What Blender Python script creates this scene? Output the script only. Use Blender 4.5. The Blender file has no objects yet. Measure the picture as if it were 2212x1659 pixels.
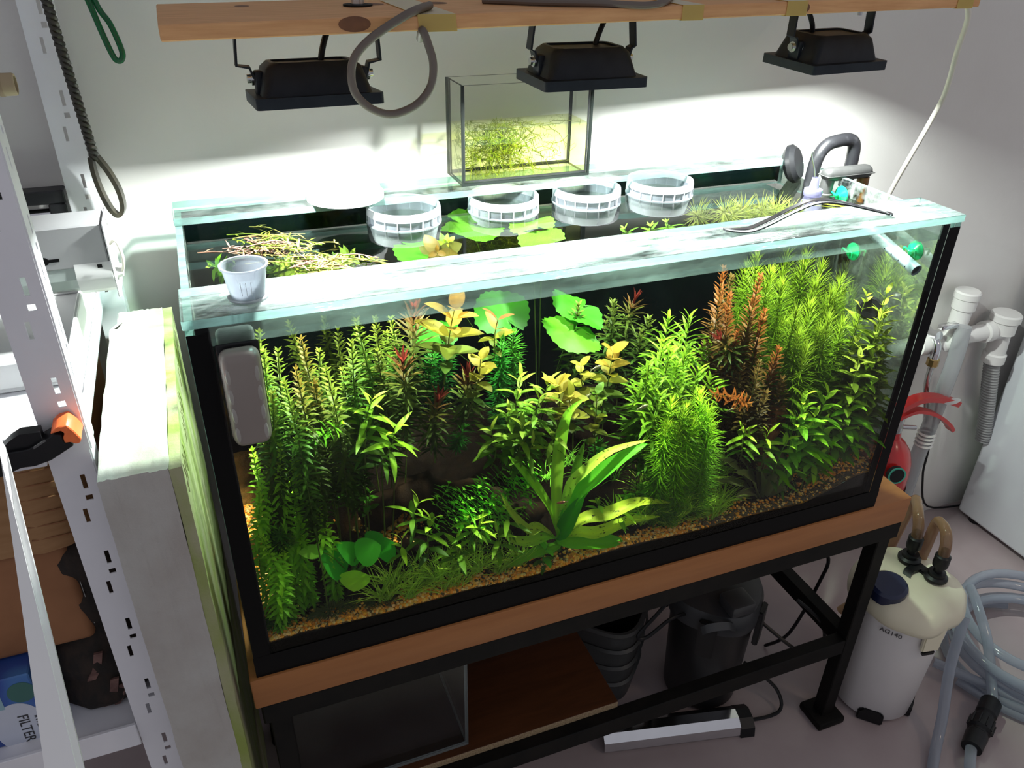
import bpy, bmesh, math, random
from mathutils import Vector, Matrix
random.seed(7)
PI = math.pi
scene = bpy.context.scene
COL = scene.collection

# ---------------------------------------------------------------- camera
cam_data = bpy.data.cameras.new('camera')
cam_data.sensor_width = 36.0
cam_data.lens = 28.251
cam_data.clip_start = 0.02
cam = bpy.data.objects.new('camera', cam_data)
cam.location = (0.0437, -0.9138, 1.7163)
cam.rotation_euler = (1.041178, -0.017027, -0.372122)
COL.objects.link(cam)
scene.camera = cam

# ---------------------------------------------------------------- light of the room
world = bpy.data.worlds.new('world')
scene.world = world
world.use_nodes = True
world.node_tree.nodes['Background'].inputs[0].default_value = (0.90, 0.91, 1.0, 1)
world.node_tree.nodes['Background'].inputs[1].default_value = 0.32
room = bpy.data.lights.new('ceiling_lamp', 'AREA')
room.shape = 'DISK'
room.size = 0.35
room.energy = 5.0
room.color = (1.0, 0.78, 0.56)
room_o = bpy.data.objects.new('ceiling_lamp', room)
room_o.location = (2.3, -1.5, 2.45)
COL.objects.link(room_o)

scene.view_settings.view_transform = 'Standard'
scene.view_settings.look = 'None'
scene.view_settings.gamma = 1.0
scene.view_settings.use_curve_mapping = False
scene.view_settings.exposure = 0.18
scene.cycles.transparent_max_bounces = 20
scene.cycles.max_bounces = 5
scene.cycles.use_adaptive_sampling = True
scene.cycles.adaptive_threshold = 0.06
scene.cycles.use_denoising = True
scene.cycles.sample_clamp_indirect = 4.0
scene.cycles.caustics_reflective = False
scene.cycles.caustics_refractive = False
LED = 5600.0          # radiance of the three flood lights

# ---------------------------------------------------------------- helpers: objects
def link(o, parent=None):
    COL.objects.link(o)
    if parent is not None:
        o.parent = parent
    return o

def tag(o, label, cat, group=None, kind=None):
    o['label'] = label
    if cat: o['category'] = cat
    if group: o['group'] = group
    if kind: o['kind'] = kind
    return o

def thing(name, label, cat, loc=(0, 0, 0), group=None):
    o = bpy.data.objects.new(name, None)
    o.empty_display_size = 0.02
    o.location = loc
    link(o)
    return tag(o, label, cat, group)

def finish(bm, name, mats, parent=None, angle=35, smooth=True, local=True, kind=None):
    """bmesh -> object. Coordinates are world; with a parent they are shifted to its space."""
    me = bpy.data.meshes.new(name)
    if parent is not None and local:
        off = Vector(parent.location)
        p = parent.parent
        while p is not None:
            off += Vector(p.location); p = p.parent
        bmesh.ops.translate(bm, verts=bm.verts, vec=-off)
    bm.to_mesh(me); bm.free()
    if not isinstance(mats, (list, tuple)): mats = [mats]
    for m in mats: me.materials.append(m)
    if smooth and len(me.polygons):
        me.polygons.foreach_set('use_smooth', [True]*len(me.polygons))
        me.set_sharp_from_angle(angle=math.radians(angle))
    o = bpy.data.objects.new(name, me)
    link(o, parent)
    if kind: o['kind'] = kind
    return o

def NB(): return bmesh.new()

def box(bm, lo, hi, r=0.0, seg=2, mat=0, M=None):
    lo = Vector(lo); hi = Vector(hi)
    n0 = len(bm.verts)
    res = bmesh.ops.create_cube(bm, size=1.0)
    vs = res['verts']
    c = (lo+hi)/2; s = hi-lo
    for v in vs:
        v.co = Vector((c.x+v.co.x*s.x, c.y+v.co.y*s.y, c.z+v.co.z*s.z))
    fs = set(f for v in vs for f in v.link_faces)
    if r > 0:
        es = list(set(e for v in vs for e in v.link_edges))
        rr = bmesh.ops.bevel(bm, geom=es, offset=min(r, min(s)/2.01), segments=seg, affect='EDGES', profile=0.5)
        fs = set(rr['faces']) | set(f for f in fs if f.is_valid)
        bm.verts.ensure_lookup_table()
        vs = bm.verts[n0:]
    for f in fs:
        if f.is_valid: f.material_index = mat
    if M is not None:
        bmesh.ops.transform(bm, matrix=M, verts=list(set(v for f in fs if f.is_valid for v in f.verts)))
    return [f for f in fs if f.is_valid]

def basis(d):
    d = Vector(d).normalized()
    up = Vector((0, 0, 1)) if abs(d.z) < 0.95 else Vector((1, 0, 0))
    a = d.cross(up).normalized(); b = a.cross(d).normalized()
    return a, b, d

def cyl(bm, p0, p1, r0, r1=None, n=24, caps=(True, True), mat=0):
    if r1 is None: r1 = r0
    p0 = Vector(p0); p1 = Vector(p1)
    a, b, d = basis(p1-p0)
    R0 = []; R1 = []
    for i in range(n):
        t = 2*PI*i/n
        v = a*math.cos(t)+b*math.sin(t)
        R0.append(bm.verts.new(p0+v*r0)); R1.append(bm.verts.new(p1+v*r1))
    for i in range(n):
        j = (i+1) % n
        f = bm.faces.new((R0[j], R0[i], R1[i], R1[j])); f.material_index = mat
    if caps[0]: bm.faces.new(R0).material_index = mat
    if caps[1]: bm.faces.new(R1[::-1]).material_index = mat

def smooth_path(pts, sub=6):
    pts = [Vector(p) for p in pts]
    if len(pts) < 3: return pts
    out = []
    for i in range(len(pts)-1):
        p0 = pts[max(i-1, 0)]; p1 = pts[i]; p2 = pts[i+1]; p3 = pts[min(i+2, len(pts)-1)]
        for k in range(sub):
            t = k/sub
            out.append(0.5*((2*p1)+(p2-p0)*t+(2*p0-5*p1+4*p2-p3)*t*t+(3*p1-p0-3*p2+p3)*t*t*t))
    out.append(pts[-1])
    return out

def tube(bm, pts, r, n=10, sub=6, caps=True, mat=0, closed=False, rfun=None):
    P = smooth_path(pts, sub) if sub else [Vector(p) for p in pts]
    rings = []
    a = None
    for i, p in enumerate(P):
        if closed: d = P[(i+1) % len(P)]-P[i-1]
        else: d = P[min(i+1, len(P)-1)]-P[max(i-1, 0)]
        if d.length < 1e-9: d = Vector((0, 0, 1))
        d.normalize()
        if a is None: a, b, _ = basis(d)
        else:
            a = (a-d*a.dot(d))
            if a.length < 1e-6: a, b, _ = basis(d)
            a.normalize(); b = a.cross(d).normalized()
        rr = r*(rfun(i/(len(P)-1)) if rfun else 1)
        rings.append([bm.verts.new(p+(a*math.cos(2*PI*k/n)+b*math.sin(2*PI*k/n))*rr) for k in range(n)])
    m = len(rings)
    for i in range(m if closed else m-1):
        A = rings[i]; B = rings[(i+1) % m]
        for k in range(n):
            l = (k+1) % n
            try:
                f = bm.faces.new((A[k], A[l], B[l], B[k])); f.material_index = mat
            except ValueError: pass
    if caps and not closed:
        bm.faces.new(rings[0][::-1]).material_index = mat; bm.faces.new(rings[-1]).material_index = mat
    bmesh.ops.recalc_face_normals(bm, faces=list(set(f for v in sum(rings, []) for f in v.link_faces)))

def lathe(bm, prof, c=(0, 0, 0), axis=(0, 0, 1), n=40, mat=0, closed=False, sq=None):
    a, b, d = basis(axis); c = Vector(c)
    rings = []
    for r, z in prof:
        if r < 1e-6: rings.append([bm.verts.new(c+d*z)])
        else:
            row = []
            for k in range(n):
                t = 2*PI*k/n
                k2 = sq(t) if sq else 1.0
                row.append(bm.verts.new(c+d*z+(a*math.cos(t)+b*math.sin(t))*r*k2))
            rings.append(row)
    m = len(rings)
    for i in range(m if closed else m-1):
        A = rings[i]; B = rings[(i+1) % m]
        for k in range(n):
            l = (k+1) % n
            if len(A) == 1 and len(B) == 1: continue
            if len(A) == 1: f = bm.faces.new((A[0], B[l], B[k]))
            elif len(B) == 1: f = bm.faces.new((A[k], A[l], B[0]))
            else: f = bm.faces.new((A[k], A[l], B[l], B[k]))
            f.material_index = mat
    bmesh.ops.recalc_face_normals(bm, faces=list(set(f for v in sum(rings, []) for f in v.link_faces)))

def prism(bm, outline, ext, mat=0):
    """outline: list of 3D points, ext: extrusion vector"""
    e = Vector(ext)
    A = [bm.verts.new(Vector(p)) for p in outline]; B = [bm.verts.new(Vector(p)+e) for p in outline]
    fs = [bm.faces.new(A[::-1]), bm.faces.new(B)]
    n = len(A)
    for i in range(n):
        j = (i+1) % n
        fs.append(bm.faces.new((A[i], A[j], B[j], B[i])))
    for f in fs: f.material_index = mat
    bmesh.ops.recalc_face_normals(bm, faces=fs)
    return fs

def strap(bm, pts, w, t, sub=0, mat=0):
    """flat strip along pts; w: width vector, t: thickness"""
    P = smooth_path(pts, sub) if sub else [Vector(p) for p in pts]
    w = Vector(w); rows = []
    for i, p in enumerate(P):
        d = (P[min(i+1, len(P)-1)]-P[max(i-1, 0)]).normalized()
        nrm = d.cross(w).normalized()*t/2
        rows.append([bm.verts.new(p+w/2+nrm), bm.verts.new(p-w/2+nrm), bm.verts.new(p-w/2-nrm), bm.verts.new(p+w/2-nrm)])
    fs = []
    for A, B in zip(rows, rows[1:]):
        for k in range(4):
            l = (k+1) % 4
            fs.append(bm.faces.new((A[k], A[l], B[l], B[k])))
    fs.append(bm.faces.new(rows[0][::-1])); fs.append(bm.faces.new(rows[-1]))
    for f in fs: f.material_index = mat
    bmesh.ops.recalc_face_normals(bm, faces=fs)

def rrect(cx, cy, w, h, r, n=5):
    pts = []
    for sx, sy, a0 in ((1, 1, 0), (-1, 1, 90), (-1, -1, 180), (1, -1, 270)):
        for k in range(n+1):
            t = math.radians(a0+90*k/n)
            pts.append((cx+sx*(w/2-r)+r*math.cos(t), cy+sy*(h/2-r)+r*math.sin(t)))
    return pts

# ---------------------------------------------------------------- helpers: materials
def nodes_of(name):
    m = bpy.data.materials.new(name); m.use_nodes = True
    nt = m.node_tree; nt.nodes.clear()
    return m, nt, nt.nodes.new('ShaderNodeOutputMaterial')

def N(nt, typ, **kw):
    n = nt.nodes.new('ShaderNode'+typ)
    for k, v in kw.items():
        if k in ('inp',):
            for i, val in v.items(): n.inputs[i].default_value = val
        else: setattr(n, k, v)
    return n

def c4(c): return (c[0], c[1], c[2], 1.0)

def noise_fac(nt, scale, detail=4, rough=0.55, lo=0.35, hi=0.65, stretch=None):
    tc = N(nt, 'TexCoord')
    vec = tc.outputs['Object']
    if stretch:
        mp = N(nt, 'Mapping'); mp.inputs['Scale'].default_value = stretch
        nt.links.new(vec, mp.inputs[0]); vec = mp.outputs[0]
    no = N(nt, 'TexNoise', inp={'Scale': scale, 'Detail': detail, 'Roughness': rough})
    nt.links.new(vec, no.inputs['Vector'])
    mr = N(nt, 'MapRange', inp={1: lo, 2: hi, 3: 0.0, 4: 1.0})
    nt.links.new(no.outputs['Fac'], mr.inputs[0])
    return mr.outputs[0], no

def pm(name, col, rough=0.5, metal=0.0, col2=None, vscale=8, lo=0.35, hi=0.65, bump=0.0, bscale=150, spec=0.5,
       stretch=None, coat=0.0, sss=None, detail=4):
    m, nt, out = nodes_of(name)
    b = N(nt, 'BsdfPrincipled')
    b.inputs['Roughness'].default_value = rough; b.inputs['Metallic'].default_value = metal
    b.inputs['Specular IOR Level'].default_value = spec
    b.inputs['Coat Weight'].default_value = coat
    if col2 is None: col2 = tuple(k*0.9 for k in col)
    f, _ = noise_fac(nt, vscale, detail, 0.55, lo, hi, stretch)
    mx = N(nt, 'Mix', data_type='RGBA')
    nt.links.new(f, mx.inputs['Factor']); mx.inputs['A'].default_value = c4(col); mx.inputs['B'].default_value = c4(col2)
    nt.links.new(mx.outputs['Result'], b.inputs['Base Color'])
    if bump:
        f2, no = noise_fac(nt, bscale, 3, 0.6, 0.0, 1.0)
        bp = N(nt, 'Bump', inp={'Strength': bump, 'Distance': 0.002})
        nt.links.new(f2, bp.inputs['Height']); nt.links.new(bp.outputs[0], b.inputs['Normal'])
    sh = b.outputs[0]
    if sss:
        tr = N(nt, 'BsdfTranslucent'); tr.inputs[0].default_value = c4(col)
        mixs = N(nt, 'MixShader'); mixs.inputs[0].default_value = sss
        nt.links.new(sh, mixs.inputs[1]); nt.links.new(tr.outputs[0], mixs.inputs[2]); sh = mixs.outputs[0]
    nt.links.new(sh, out.inputs[0])
    return m

def schlick(nt, f0):
    lw = N(nt, 'LayerWeight', inp={'Blend': 0.5})
    pw = N(nt, 'Math', operation='POWER'); pw.inputs[1].default_value = 5.0
    nt.links.new(lw.outputs['Facing'], pw.inputs[0])
    ma = N(nt, 'Math', operation='MULTIPLY_ADD'); ma.inputs[1].default_value = 1-f0; ma.inputs[2].default_value = f0
    nt.links.new(pw.outputs[0], ma.inputs[0])
    return ma.outputs[0]

def glass(name, tint, f0=0.04, rough=0.0, film=0.0, film_col=(0.8, 0.85, 0.83), film_scale=30, lo=0.45, hi=0.7, bump=0.0, bscale=20, stretch=None):
    """thin clear pane: see-through tint, mirror by Fresnel, optional whitish film (lime, scratches)"""
    m, nt, out = nodes_of(name)
    tr = N(nt, 'BsdfTransparent'); tr.inputs[0].default_value = c4(tint)
    gl = N(nt, 'BsdfGlossy', inp={'Roughness': rough})
    fac = schlick(nt, f0)
    mx = N(nt, 'MixShader')
    nt.links.new(fac, mx.inputs[0]); nt.links.new(tr.outputs[0], mx.inputs[1]); nt.links.new(gl.outputs[0], mx.inputs[2])
    sh = mx.outputs[0]
    if bump:
        f2, no = noise_fac(nt, bscale, 2, 0.5, 0.0, 1.0, stretch)
        bp = N(nt, 'Bump', inp={'Strength': bump, 'Distance': 0.004})
        nt.links.new(f2, bp.inputs['Height']); nt.links.new(bp.outputs[0], gl.inputs['Normal'])
    if film:
        f, _ = noise_fac(nt, film_scale, 8, 0.68, lo, hi, stretch)
        mul = N(nt, 'Math', operation='MULTIPLY'); mul.inputs[1].default_value = film
        nt.links.new(f, mul.inputs[0])
        df = N(nt, 'BsdfDiffuse'); df.inputs[0].default_value = c4(film_col)
        tl = N(nt, 'BsdfTranslucent'); tl.inputs[0].default_value = c4(film_col)
        m2 = N(nt, 'MixShader'); m2.inputs[0].default_value = 0.4
        nt.links.new(df.outputs[0], m2.inputs[1]); nt.links.new(tl.outputs[0], m2.inputs[2])
        m3 = N(nt, 'MixShader')
        nt.links.new(mul.outputs[0], m3.inputs[0]); nt.links.new(sh, m3.inputs[1]); nt.links.new(m2.outputs[0], m3.inputs[2])
        sh = m3.outputs[0]
    nt.links.new(sh, out.inputs[0])
    return m

def plastic_clear(name, col, clear=0.5, rough=0.25):
    """milky see-through plastic"""
    m, nt, out = nodes_of(name)
    tr = N(nt, 'BsdfTransparent'); tr.inputs[0].default_value = c4(tuple(0.5+0.5*k for k in col))
    df = N(nt, 'BsdfDiffuse'); df.inputs[0].default_value = c4(col)
    tl = N(nt, 'BsdfTranslucent'); tl.inputs[0].default_value = c4(col)
    m0 = N(nt, 'MixShader'); m0.inputs[0].default_value = 0.45
    nt.links.new(df.outputs[0], m0.inputs[1]); nt.links.new(tl.outputs[0], m0.inputs[2])
    lw = N(nt, 'LayerWeight', inp={'Blend': 0.35})
    mr = N(nt, 'MapRange', inp={1: 0.0, 2: 1.0, 3: 1-clear, 4: 0.97})
    nt.links.new(lw.outputs['Facing'], mr.inputs[0])
    m1 = N(nt, 'MixShader')
    nt.links.new(mr.outputs[0], m1.inputs[0]); nt.links.new(tr.outputs[0], m1.inputs[1]); nt.links.new(m0.outputs[0], m1.inputs[2])
    gl = N(nt, 'BsdfGlossy', inp={'Roughness': rough})
    m2 = N(nt, 'MixShader')
    nt.links.new(schlick(nt, 0.04), m2.inputs[0]); nt.links.new(m1.outputs[0], m2.inputs[1]); nt.links.new(gl.outputs[0], m2.inputs[2])
    nt.links.new(m2.outputs[0], out.inputs[0])
    return m

M = {}
M['wall'] = pm('wall_paint', (0.72, 0.705, 0.68), 0.85, col2=(0.68, 0.66, 0.635), vscale=3, bump=0.15, bscale=60)
M['floor'] = pm('floor_vinyl', (0.42, 0.355, 0.36), 0.28, col2=(0.36, 0.29, 0.295), vscale=4, lo=0.3, hi=0.7)
M['white_metal'] = pm('white_enamel', (0.84, 0.84, 0.88), 0.42, col2=(0.80, 0.80, 0.84), vscale=12)
M['washer'] = pm('white_appliance', (0.74, 0.77, 0.80), 0.35, vscale=3, col2=(0.72, 0.75, 0.78))
M['black_plastic'] = pm('black_plastic', (0.006, 0.0065, 0.008), 0.38, col2=(0.010, 0.010, 0.011), vscale=30, spec=0.3)
M['black_metal'] = pm('black_painted_steel', (0.004, 0.004, 0.004), 0.55, col2=(0.008, 0.007, 0.006), vscale=25, spec=0.15)
M['lamp_black'] = pm('black_lamp_casting', (0.008, 0.011, 0.017), 0.5, col2=(0.012, 0.016, 0.023), vscale=40, spec=0.25)
M['silicone'] = pm('black_silicone', (0.003, 0.003, 0.0035), 0.5, spec=0.12)
M['steel'] = pm('steel', (0.6, 0.6, 0.6), 0.25, metal=1.0)
M['chrome'] = pm('chrome', (0.8, 0.8, 0.82), 0.08, metal=1.0)
M['pine'] = pm('pine_wood', (0.74, 0.40, 0.18), 0.55, col2=(0.58, 0.28, 0.11), vscale=9, lo=0.3, hi=0.7, stretch=(1.2, 14, 14))
M['knot'] = pm('wood_knot', (0.12, 0.045, 0.02), 0.6, col2=(0.2, 0.08, 0.03), vscale=30)
M['slab'] = pm('stained_worktop', (0.38, 0.15, 0.043), 0.45, col2=(0.33, 0.125, 0.035), vscale=6, stretch=(1, 10, 10))

# ================================================================ the room
bm = NB(); box(bm, (-1.6, 0.55, 0.0), (3.6, 0.65, 2.7))
wall = finish(bm, 'wall_rear', M['wall'], smooth=False)
tag(wall, 'white painted plaster wall behind the aquarium', None, kind='structure')
bm = NB(); box(bm, (-1.6, -2.6, -0.08), (3.6, 0.55, 0.0))
fl = finish(bm, 'floor', M['floor'], smooth=False)
tag(fl, 'pale pinkish glossy floor', None, kind='structure')

# ================================================================ stand
M['chip_edge'] = pm('chipboard_edge', (0.36, 0.27, 0.16), 0.8, col2=(0.22, 0.15, 0.08), vscale=300, lo=0.4, hi=0.6)
M['brown_board'] = pm('brown_laminate', (0.085, 0.028, 0.009), 0.4, col2=(0.06, 0.02, 0.006), vscale=10, stretch=(1, 8, 8))
stand = thing('aquarium_stand', 'black steel aquarium stand with legs, foot plates and lower rails', 'stand', (0.63, 0.23, 0))
for x in (0.005, 1.252):
    for y in (0.004, 0.43):
        bm = NB(); box(bm, (x, y, 0.012), (x+0.034, y+0.034, 0.60), 0.002, 1)
        leg = finish(bm, 'leg', M['black_metal'], stand)
        bm = NB(); box(bm, (x-0.022, y-0.022, 0.0), (x+0.056, y+0.056, 0.022), 0.006, 2)
        finish(bm, 'foot_plate', M['black_metal'], leg)
for y0 in (0.0, 0.432):
    bm = NB(); box(bm, (-0.004, y0-0.004, 0.592), (1.294, y0+0.040, 0.636), 0.003, 1)
    finish(bm, 'top_rail', M['black_metal'], stand)
    bm = NB(); box(bm, (0.035, y0+0.004, 0.245), (1.252, y0+0.034, 0.288), 0.002, 1)
    finish(bm, 'lower_rail', M['black_metal'], stand)
for x in (-0.002, 1.252):
    bm = NB(); box(bm, (x, 0.036, 0.592), (x+0.04, 0.432, 0.636), 0.003, 1)
    finish(bm, 'side_rail', M['black_metal'], stand)
    bm = NB(); box(bm, (x+0.004, 0.036, 0.245), (x+0.038, 0.432, 0.288), 0.002, 1)
    finish(bm, 'side_rail', M['black_metal'], stand)
bm = NB(); box(bm, (-0.012, -0.006, 0.636), (1.296, 0.485, 0.70), 0.003, 2)
o = finish(bm, 'worktop_slab', M['slab'])
tag(o, 'thick orange-brown stained wooden slab under the big aquarium', 'board')

# ================================================================ big aquarium
M['pane'] = glass('clear_pane', (0.965, 0.985, 0.975), 0.014)
M['pane_side'] = glass('clear_side_pane', (0.90, 0.96, 0.93), 0.04, film=0.25, film_scale=40)
M['edge'] = None
def edge_mat(name, col, clear=0.35, dirt=0.0):
    m, nt, out = nodes_of(name)
    tr = N(nt, 'BsdfTransparent'); tr.inputs[0].default_value = c4(tuple(min(1, k*1.2) for k in col))
    df = N(nt, 'BsdfDiffuse'); tl = N(nt, 'BsdfTranslucent'); tl.inputs[0].default_value = c4(col)
    f, _ = noise_fac(nt, 45, 7, 0.7, 0.42, 0.62, (0.4, 2, 2))
    mx = N(nt, 'Mix', data_type='RGBA'); nt.links.new(f, mx.inputs['Factor'])
    mx.inputs['A'].default_value = c4(col); mx.inputs['B'].default_value = c4(tuple(k*(1-dirt) for k in col))
    nt.links.new(mx.outputs['Result'], df.inputs[0])
    a = N(nt, 'MixShader'); a.inputs[0].default_value = 0.5
    nt.links.new(df.outputs[0], a.inputs[1]); nt.links.new(tl.outputs[0], a.inputs[2])
    b = N(nt, 'MixShader'); b.inputs[0].default_value = 1-clear
    nt.links.new(tr.outputs[0], b.inputs[1]); nt.links.new(a.outputs[0], b.inputs[2])
    gl = N(nt, 'BsdfGlossy', inp={'Roughness': 0.15})
    g = N(nt, 'MixShader'); nt.links.new(schlick(nt, 0.04), g.inputs[0])
    nt.links.new(b.outputs[0], g.inputs[1]); nt.links.new(gl.outputs[0], g.inputs[2])
    nt.links.new(g.outputs[0], out.inputs[0])
    return m
M['edge'] = edge_mat('green_glass_edge', (0.34, 0.53, 0.50), 0.4, 0.4)
M['brace'] = glass('limed_brace', (0.86, 0.93, 0.91), 0.05, rough=0.10, film=0.52, film_col=(0.42, 0.47, 0.46), film_scale=8, lo=0.42, hi=0.60, bump=0.3, bscale=90, stretch=(0.7, 2.2, 1))
M['brace_rear'] = glass('rear_brace_glass', (0.88, 0.95, 0.92), 0.05, rough=0.05, film=0.25, film_col=(0.45, 0.50, 0.48), film_scale=14, lo=0.4, hi=0.7)
M['black_film'] = pm('black_background_film', (0.002, 0.004, 0.0045), 0.9, spec=0.0)

aq = thing('aquarium', 'large planted glass aquarium on the orange wooden slab', 'aquarium', (0.6, 0.231, 0.70))
def pane(name, lo, hi, mats, parent=None, top=True, edges='xyz'):
    """glass pane: two big faces get mats[0], narrow edges mats[1]"""
    bm = NB(); fs = box(bm, lo, hi)
    s = [hi[i]-lo[i] for i in range(3)]; thin = s.index(min(s))
    for f in fs: f.material_index = 0 if abs(f.normal[thin]) > 0.5 else 1
    return finish(bm, name, mats, parent or aq, smooth=False)
GP = [M['pane'], M['edge']]
pane('front_pane', (0.0, 0.0, 0.70), (1.2, 0.010, 1.292), GP)
pane('rear_pane', (0.0, 0.452, 0.70), (1.2, 0.462, 1.292), GP)
pane('left_pane', (0.0, 0.0105, 0.70), (0.010, 0.4515, 1.292), [M['pane_side'], M['edge']])
pane('right_pane', (1.190, 0.0105, 0.70), (1.2, 0.4515, 1.292), [M['pane_side'], M['edge']])
pane('bottom_pane', (0.0105, 0.0105, 0.702), (1.1895, 0.4515, 0.712), GP)
bm = NB(); box(bm, (-0.002, -0.0015, 1.2925), (1.204, 0.096, 1.305), 0.0008, 1)
for f in bm.faces: f.material_index = 0 if abs(f.normal.z) > 0.7 else 1
br = finish(bm, 'front_brace', [M['brace'], M['edge']], aq, smooth=False)
br['label'] = 'lime-stained glass brace strip along the front rim'
bm = NB(); box(bm, (-0.001, 0.378, 1.2925), (1.165, 0.468, 1.305), 0.0008, 1)
for f in bm.faces: f.material_index = 0 if abs(f.normal.z) > 0.7 else 1
finish(bm, 'rear_brace', [M['brace_rear'], M['edge']], aq, smooth=False)
bm = NB(); box(bm, (0.0, 0.4625, 0.70), (1.2, 0.464, 1.288))
finish(bm, 'background_film', M['black_film'], aq, smooth=False)
bm = NB()
box(bm, (-0.0008, -0.0012, 0.70), (1.2008, -0.0004, 0.742))
o = finish(bm, 'base_strip', M['silicone'], aq, smooth=False); o['label'] = 'black strip along the bottom of the front pane'
for (x0, x1) in ((0.0102, 0.027), (1.174, 1.1898)):
    bm = NB(); box(bm, (x0, 0.0102, 0.712), (x1, 0.014, 1.288), 0.001, 1)
    finish(bm, 'silicone_seam', M['silicone'], aq)
for (x0, x1, e0, e1) in ((0.0003, 0.0103, 0.0, 0.014), (1.1897, 1.1997, 0.013, 0.0)):
    bm = NB(); box(bm, (x0-e0, -0.0010, 0.735), (x1+e1, -0.0003, 1.285))
    finish(bm, 'corner_tape', M['silicone'], aq)
    bm = NB(); box(bm, (x0, 0.4516, 0.712), (x1, 0.4619, 1.288))
    finish(bm, 'silicone_seam', M['silicone'], aq)
bm = NB(); box(bm, (1.2002, 0.0005, 0.735), (1.2010, 0.014, 1.28)); finish(bm, 'corner_tape', M['silicone'], aq)
# lime line of evaporated water on the front glass just over the water
M['limeline'] = glass('lime_line', (0.90, 0.93, 0.91), 0.04, rough=0.1, film=0.55, film_col=(0.28, 0.34, 0.30), film_scale=14, lo=0.25, hi=0.75, stretch=(0.6, 1, 2))
bm = NB(); box(bm, (0.014, 0.0103, 1.262), (1.186, 0.0108, 1.2915))
finish(bm, 'lime_deposit', M['limeline'], aq, smooth=False)

# water
def tir_mat(name, tint):
    """water against a side pane: clear from outside, total reflection for flat angles from inside"""
    m, nt, out = nodes_of(name)
    tr = N(nt, 'BsdfTransparent'); tr.inputs[0].default_value = c4(tint)
    gl = N(nt, 'BsdfGlossy', inp={'Roughness': 0.02}); gl.inputs[0].default_value = (0.8, 0.85, 0.78, 1)
    lw = N(nt, 'LayerWeight', inp={'Blend': 0.5})
    mr = N(nt, 'MapRange', inp={1: 0.24, 2: 0.36, 3: 0.04, 4: 0.92}); nt.links.new(lw.outputs['Facing'], mr.inputs[0])
    geo = N(nt, 'NewGeometry')
    mix = N(nt, 'Mix', data_type='FLOAT')
    nt.links.new(geo.outputs['Backfacing'], mix.inputs['Factor'])
    nt.links.new(schlick(nt, 0.03), mix.inputs['A']); nt.links.new(mr.outputs[0], mix.inputs['B'])
    ms = N(nt, 'MixShader'); nt.links.new(mix.outputs['Result'], ms.inputs[0])
    nt.links.new(tr.outputs[0], ms.inputs[1]); nt.links.new(gl.outputs[0], ms.inputs[2])
    nt.links.new(ms.outputs[0], out.inputs[0])
    return m
M['w_top'] = glass('water_surface', (0.92, 0.95, 0.88), 0.06, rough=0.01, bump=0.08, bscale=9, stretch=(1, 2.2, 1))
M['w_side'] = glass('water_side', (0.96, 0.985, 0.94), 0.0)
M['w_tir'] = tir_mat('water_at_side_pane', (0.9, 0.96, 0.88))
bm = NB(); fs = box(bm, (0.0106, 0.0112, 0.715), (1.1894, 0.4514, 1.262))
for f in fs:
    n = f.normal
    f.material_index = 0 if n.z > .5 else (2 if abs(n.x) > .5 else 1)
o = finish(bm, 'water', [M['w_top'], M['w_side'], M['w_tir']], smooth=False)
tag(o, 'clear greenish water filling the large aquarium', 'water', kind='stuff')

# ================================================================ lamp board with three floodlights
def bz(x): return 0.0145*(x-0.03)/1.2          # the board hangs a little higher at its right end
BY0, BY1, BT, BB = 0.15, 0.392, 1.601, 1.583
bm = NB(); box(bm, (0.032, BY0, BB), (1.278, BY1, BT), 0.0015, 1)
bmesh.ops.subdivide_edges(bm, edges=[e for e in bm.edges if abs((e.verts[0].co-e.verts[1].co).x) > 1], cuts=12)
for v in bm.verts: v.co.z += bz(v.co.x)
board = finish(bm, 'lamp_board', M['pine'])
tag(board, 'long pine board hanging above the aquarium carrying three floodlights', 'board')
for (x, y, z, rx, rz) in ((0.255, BY0-0.0004, 1.594, 0.02, 0.009), (0.31, 0.30, None, 0.022, 0.016), (0.40, 0.29, None, 0.02, 0.018), (0.93, BY0-0.0004, 1.592, 0.007, 0.006), (0.14, 0.33, None, .01, .012)):
    bm = NB()
    if z is None:
        lathe(bm, [(0, 0.0006), (1, 0.0)], (0, 0, 0), n=20)
        for v in bm.verts: v.co = Vector((x+v.co.x*rx, y+v.co.y*rz, BT+bz(x)+v.co.z+0.0001))
    else:
        lathe(bm, [(0, 0.0006), (1, 0.0)], (0, 0, 0), (0, -1, 0), n=20)
        for v in bm.verts: v.co = Vector((x+v.co.x*rx, y+v.co.y, z+v.co.z*rz+bz(x)))
    finish(bm, 'knot', M['knot'], board)

M['reflector'] = pm('lamp_reflector', (0.55, 0.55, 0.55), 0.6)
def emit(name, col, s):
    m, nt, out = nodes_of(name)
    e = N(nt, 'Emission'); e.inputs[0].default_value = c4(col); e.inputs[1].default_value = s
    nt.links.new(e.outputs[0], out.inputs[0]); return m
M['led'] = emit('led_chip', (0.93, 1.0, 0.96), LED)
def frustum(bm, z0, w0, d0, r0, z1, w1, d1, r1, top=True, mat=0):
    A = [bm.verts.new((x, y, z0)) for x, y in rrect(0, 0, w0, d0, r0)]
    B = [bm.verts.new((x, y, z1)) for x, y in rrect(0, 0, w1, d1, r1)]
    n = len(A)
    for i in range(n):
        j = (i+1) % n
        bm.faces.new((A[i], A[j], B[j], B[i])).material_index = mat
    if top: bm.faces.new(B).material_index = mat
    return A, B
def place(bm, Mx): bmesh.ops.transform(bm, matrix=Mx, verts=bm.verts)
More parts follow.
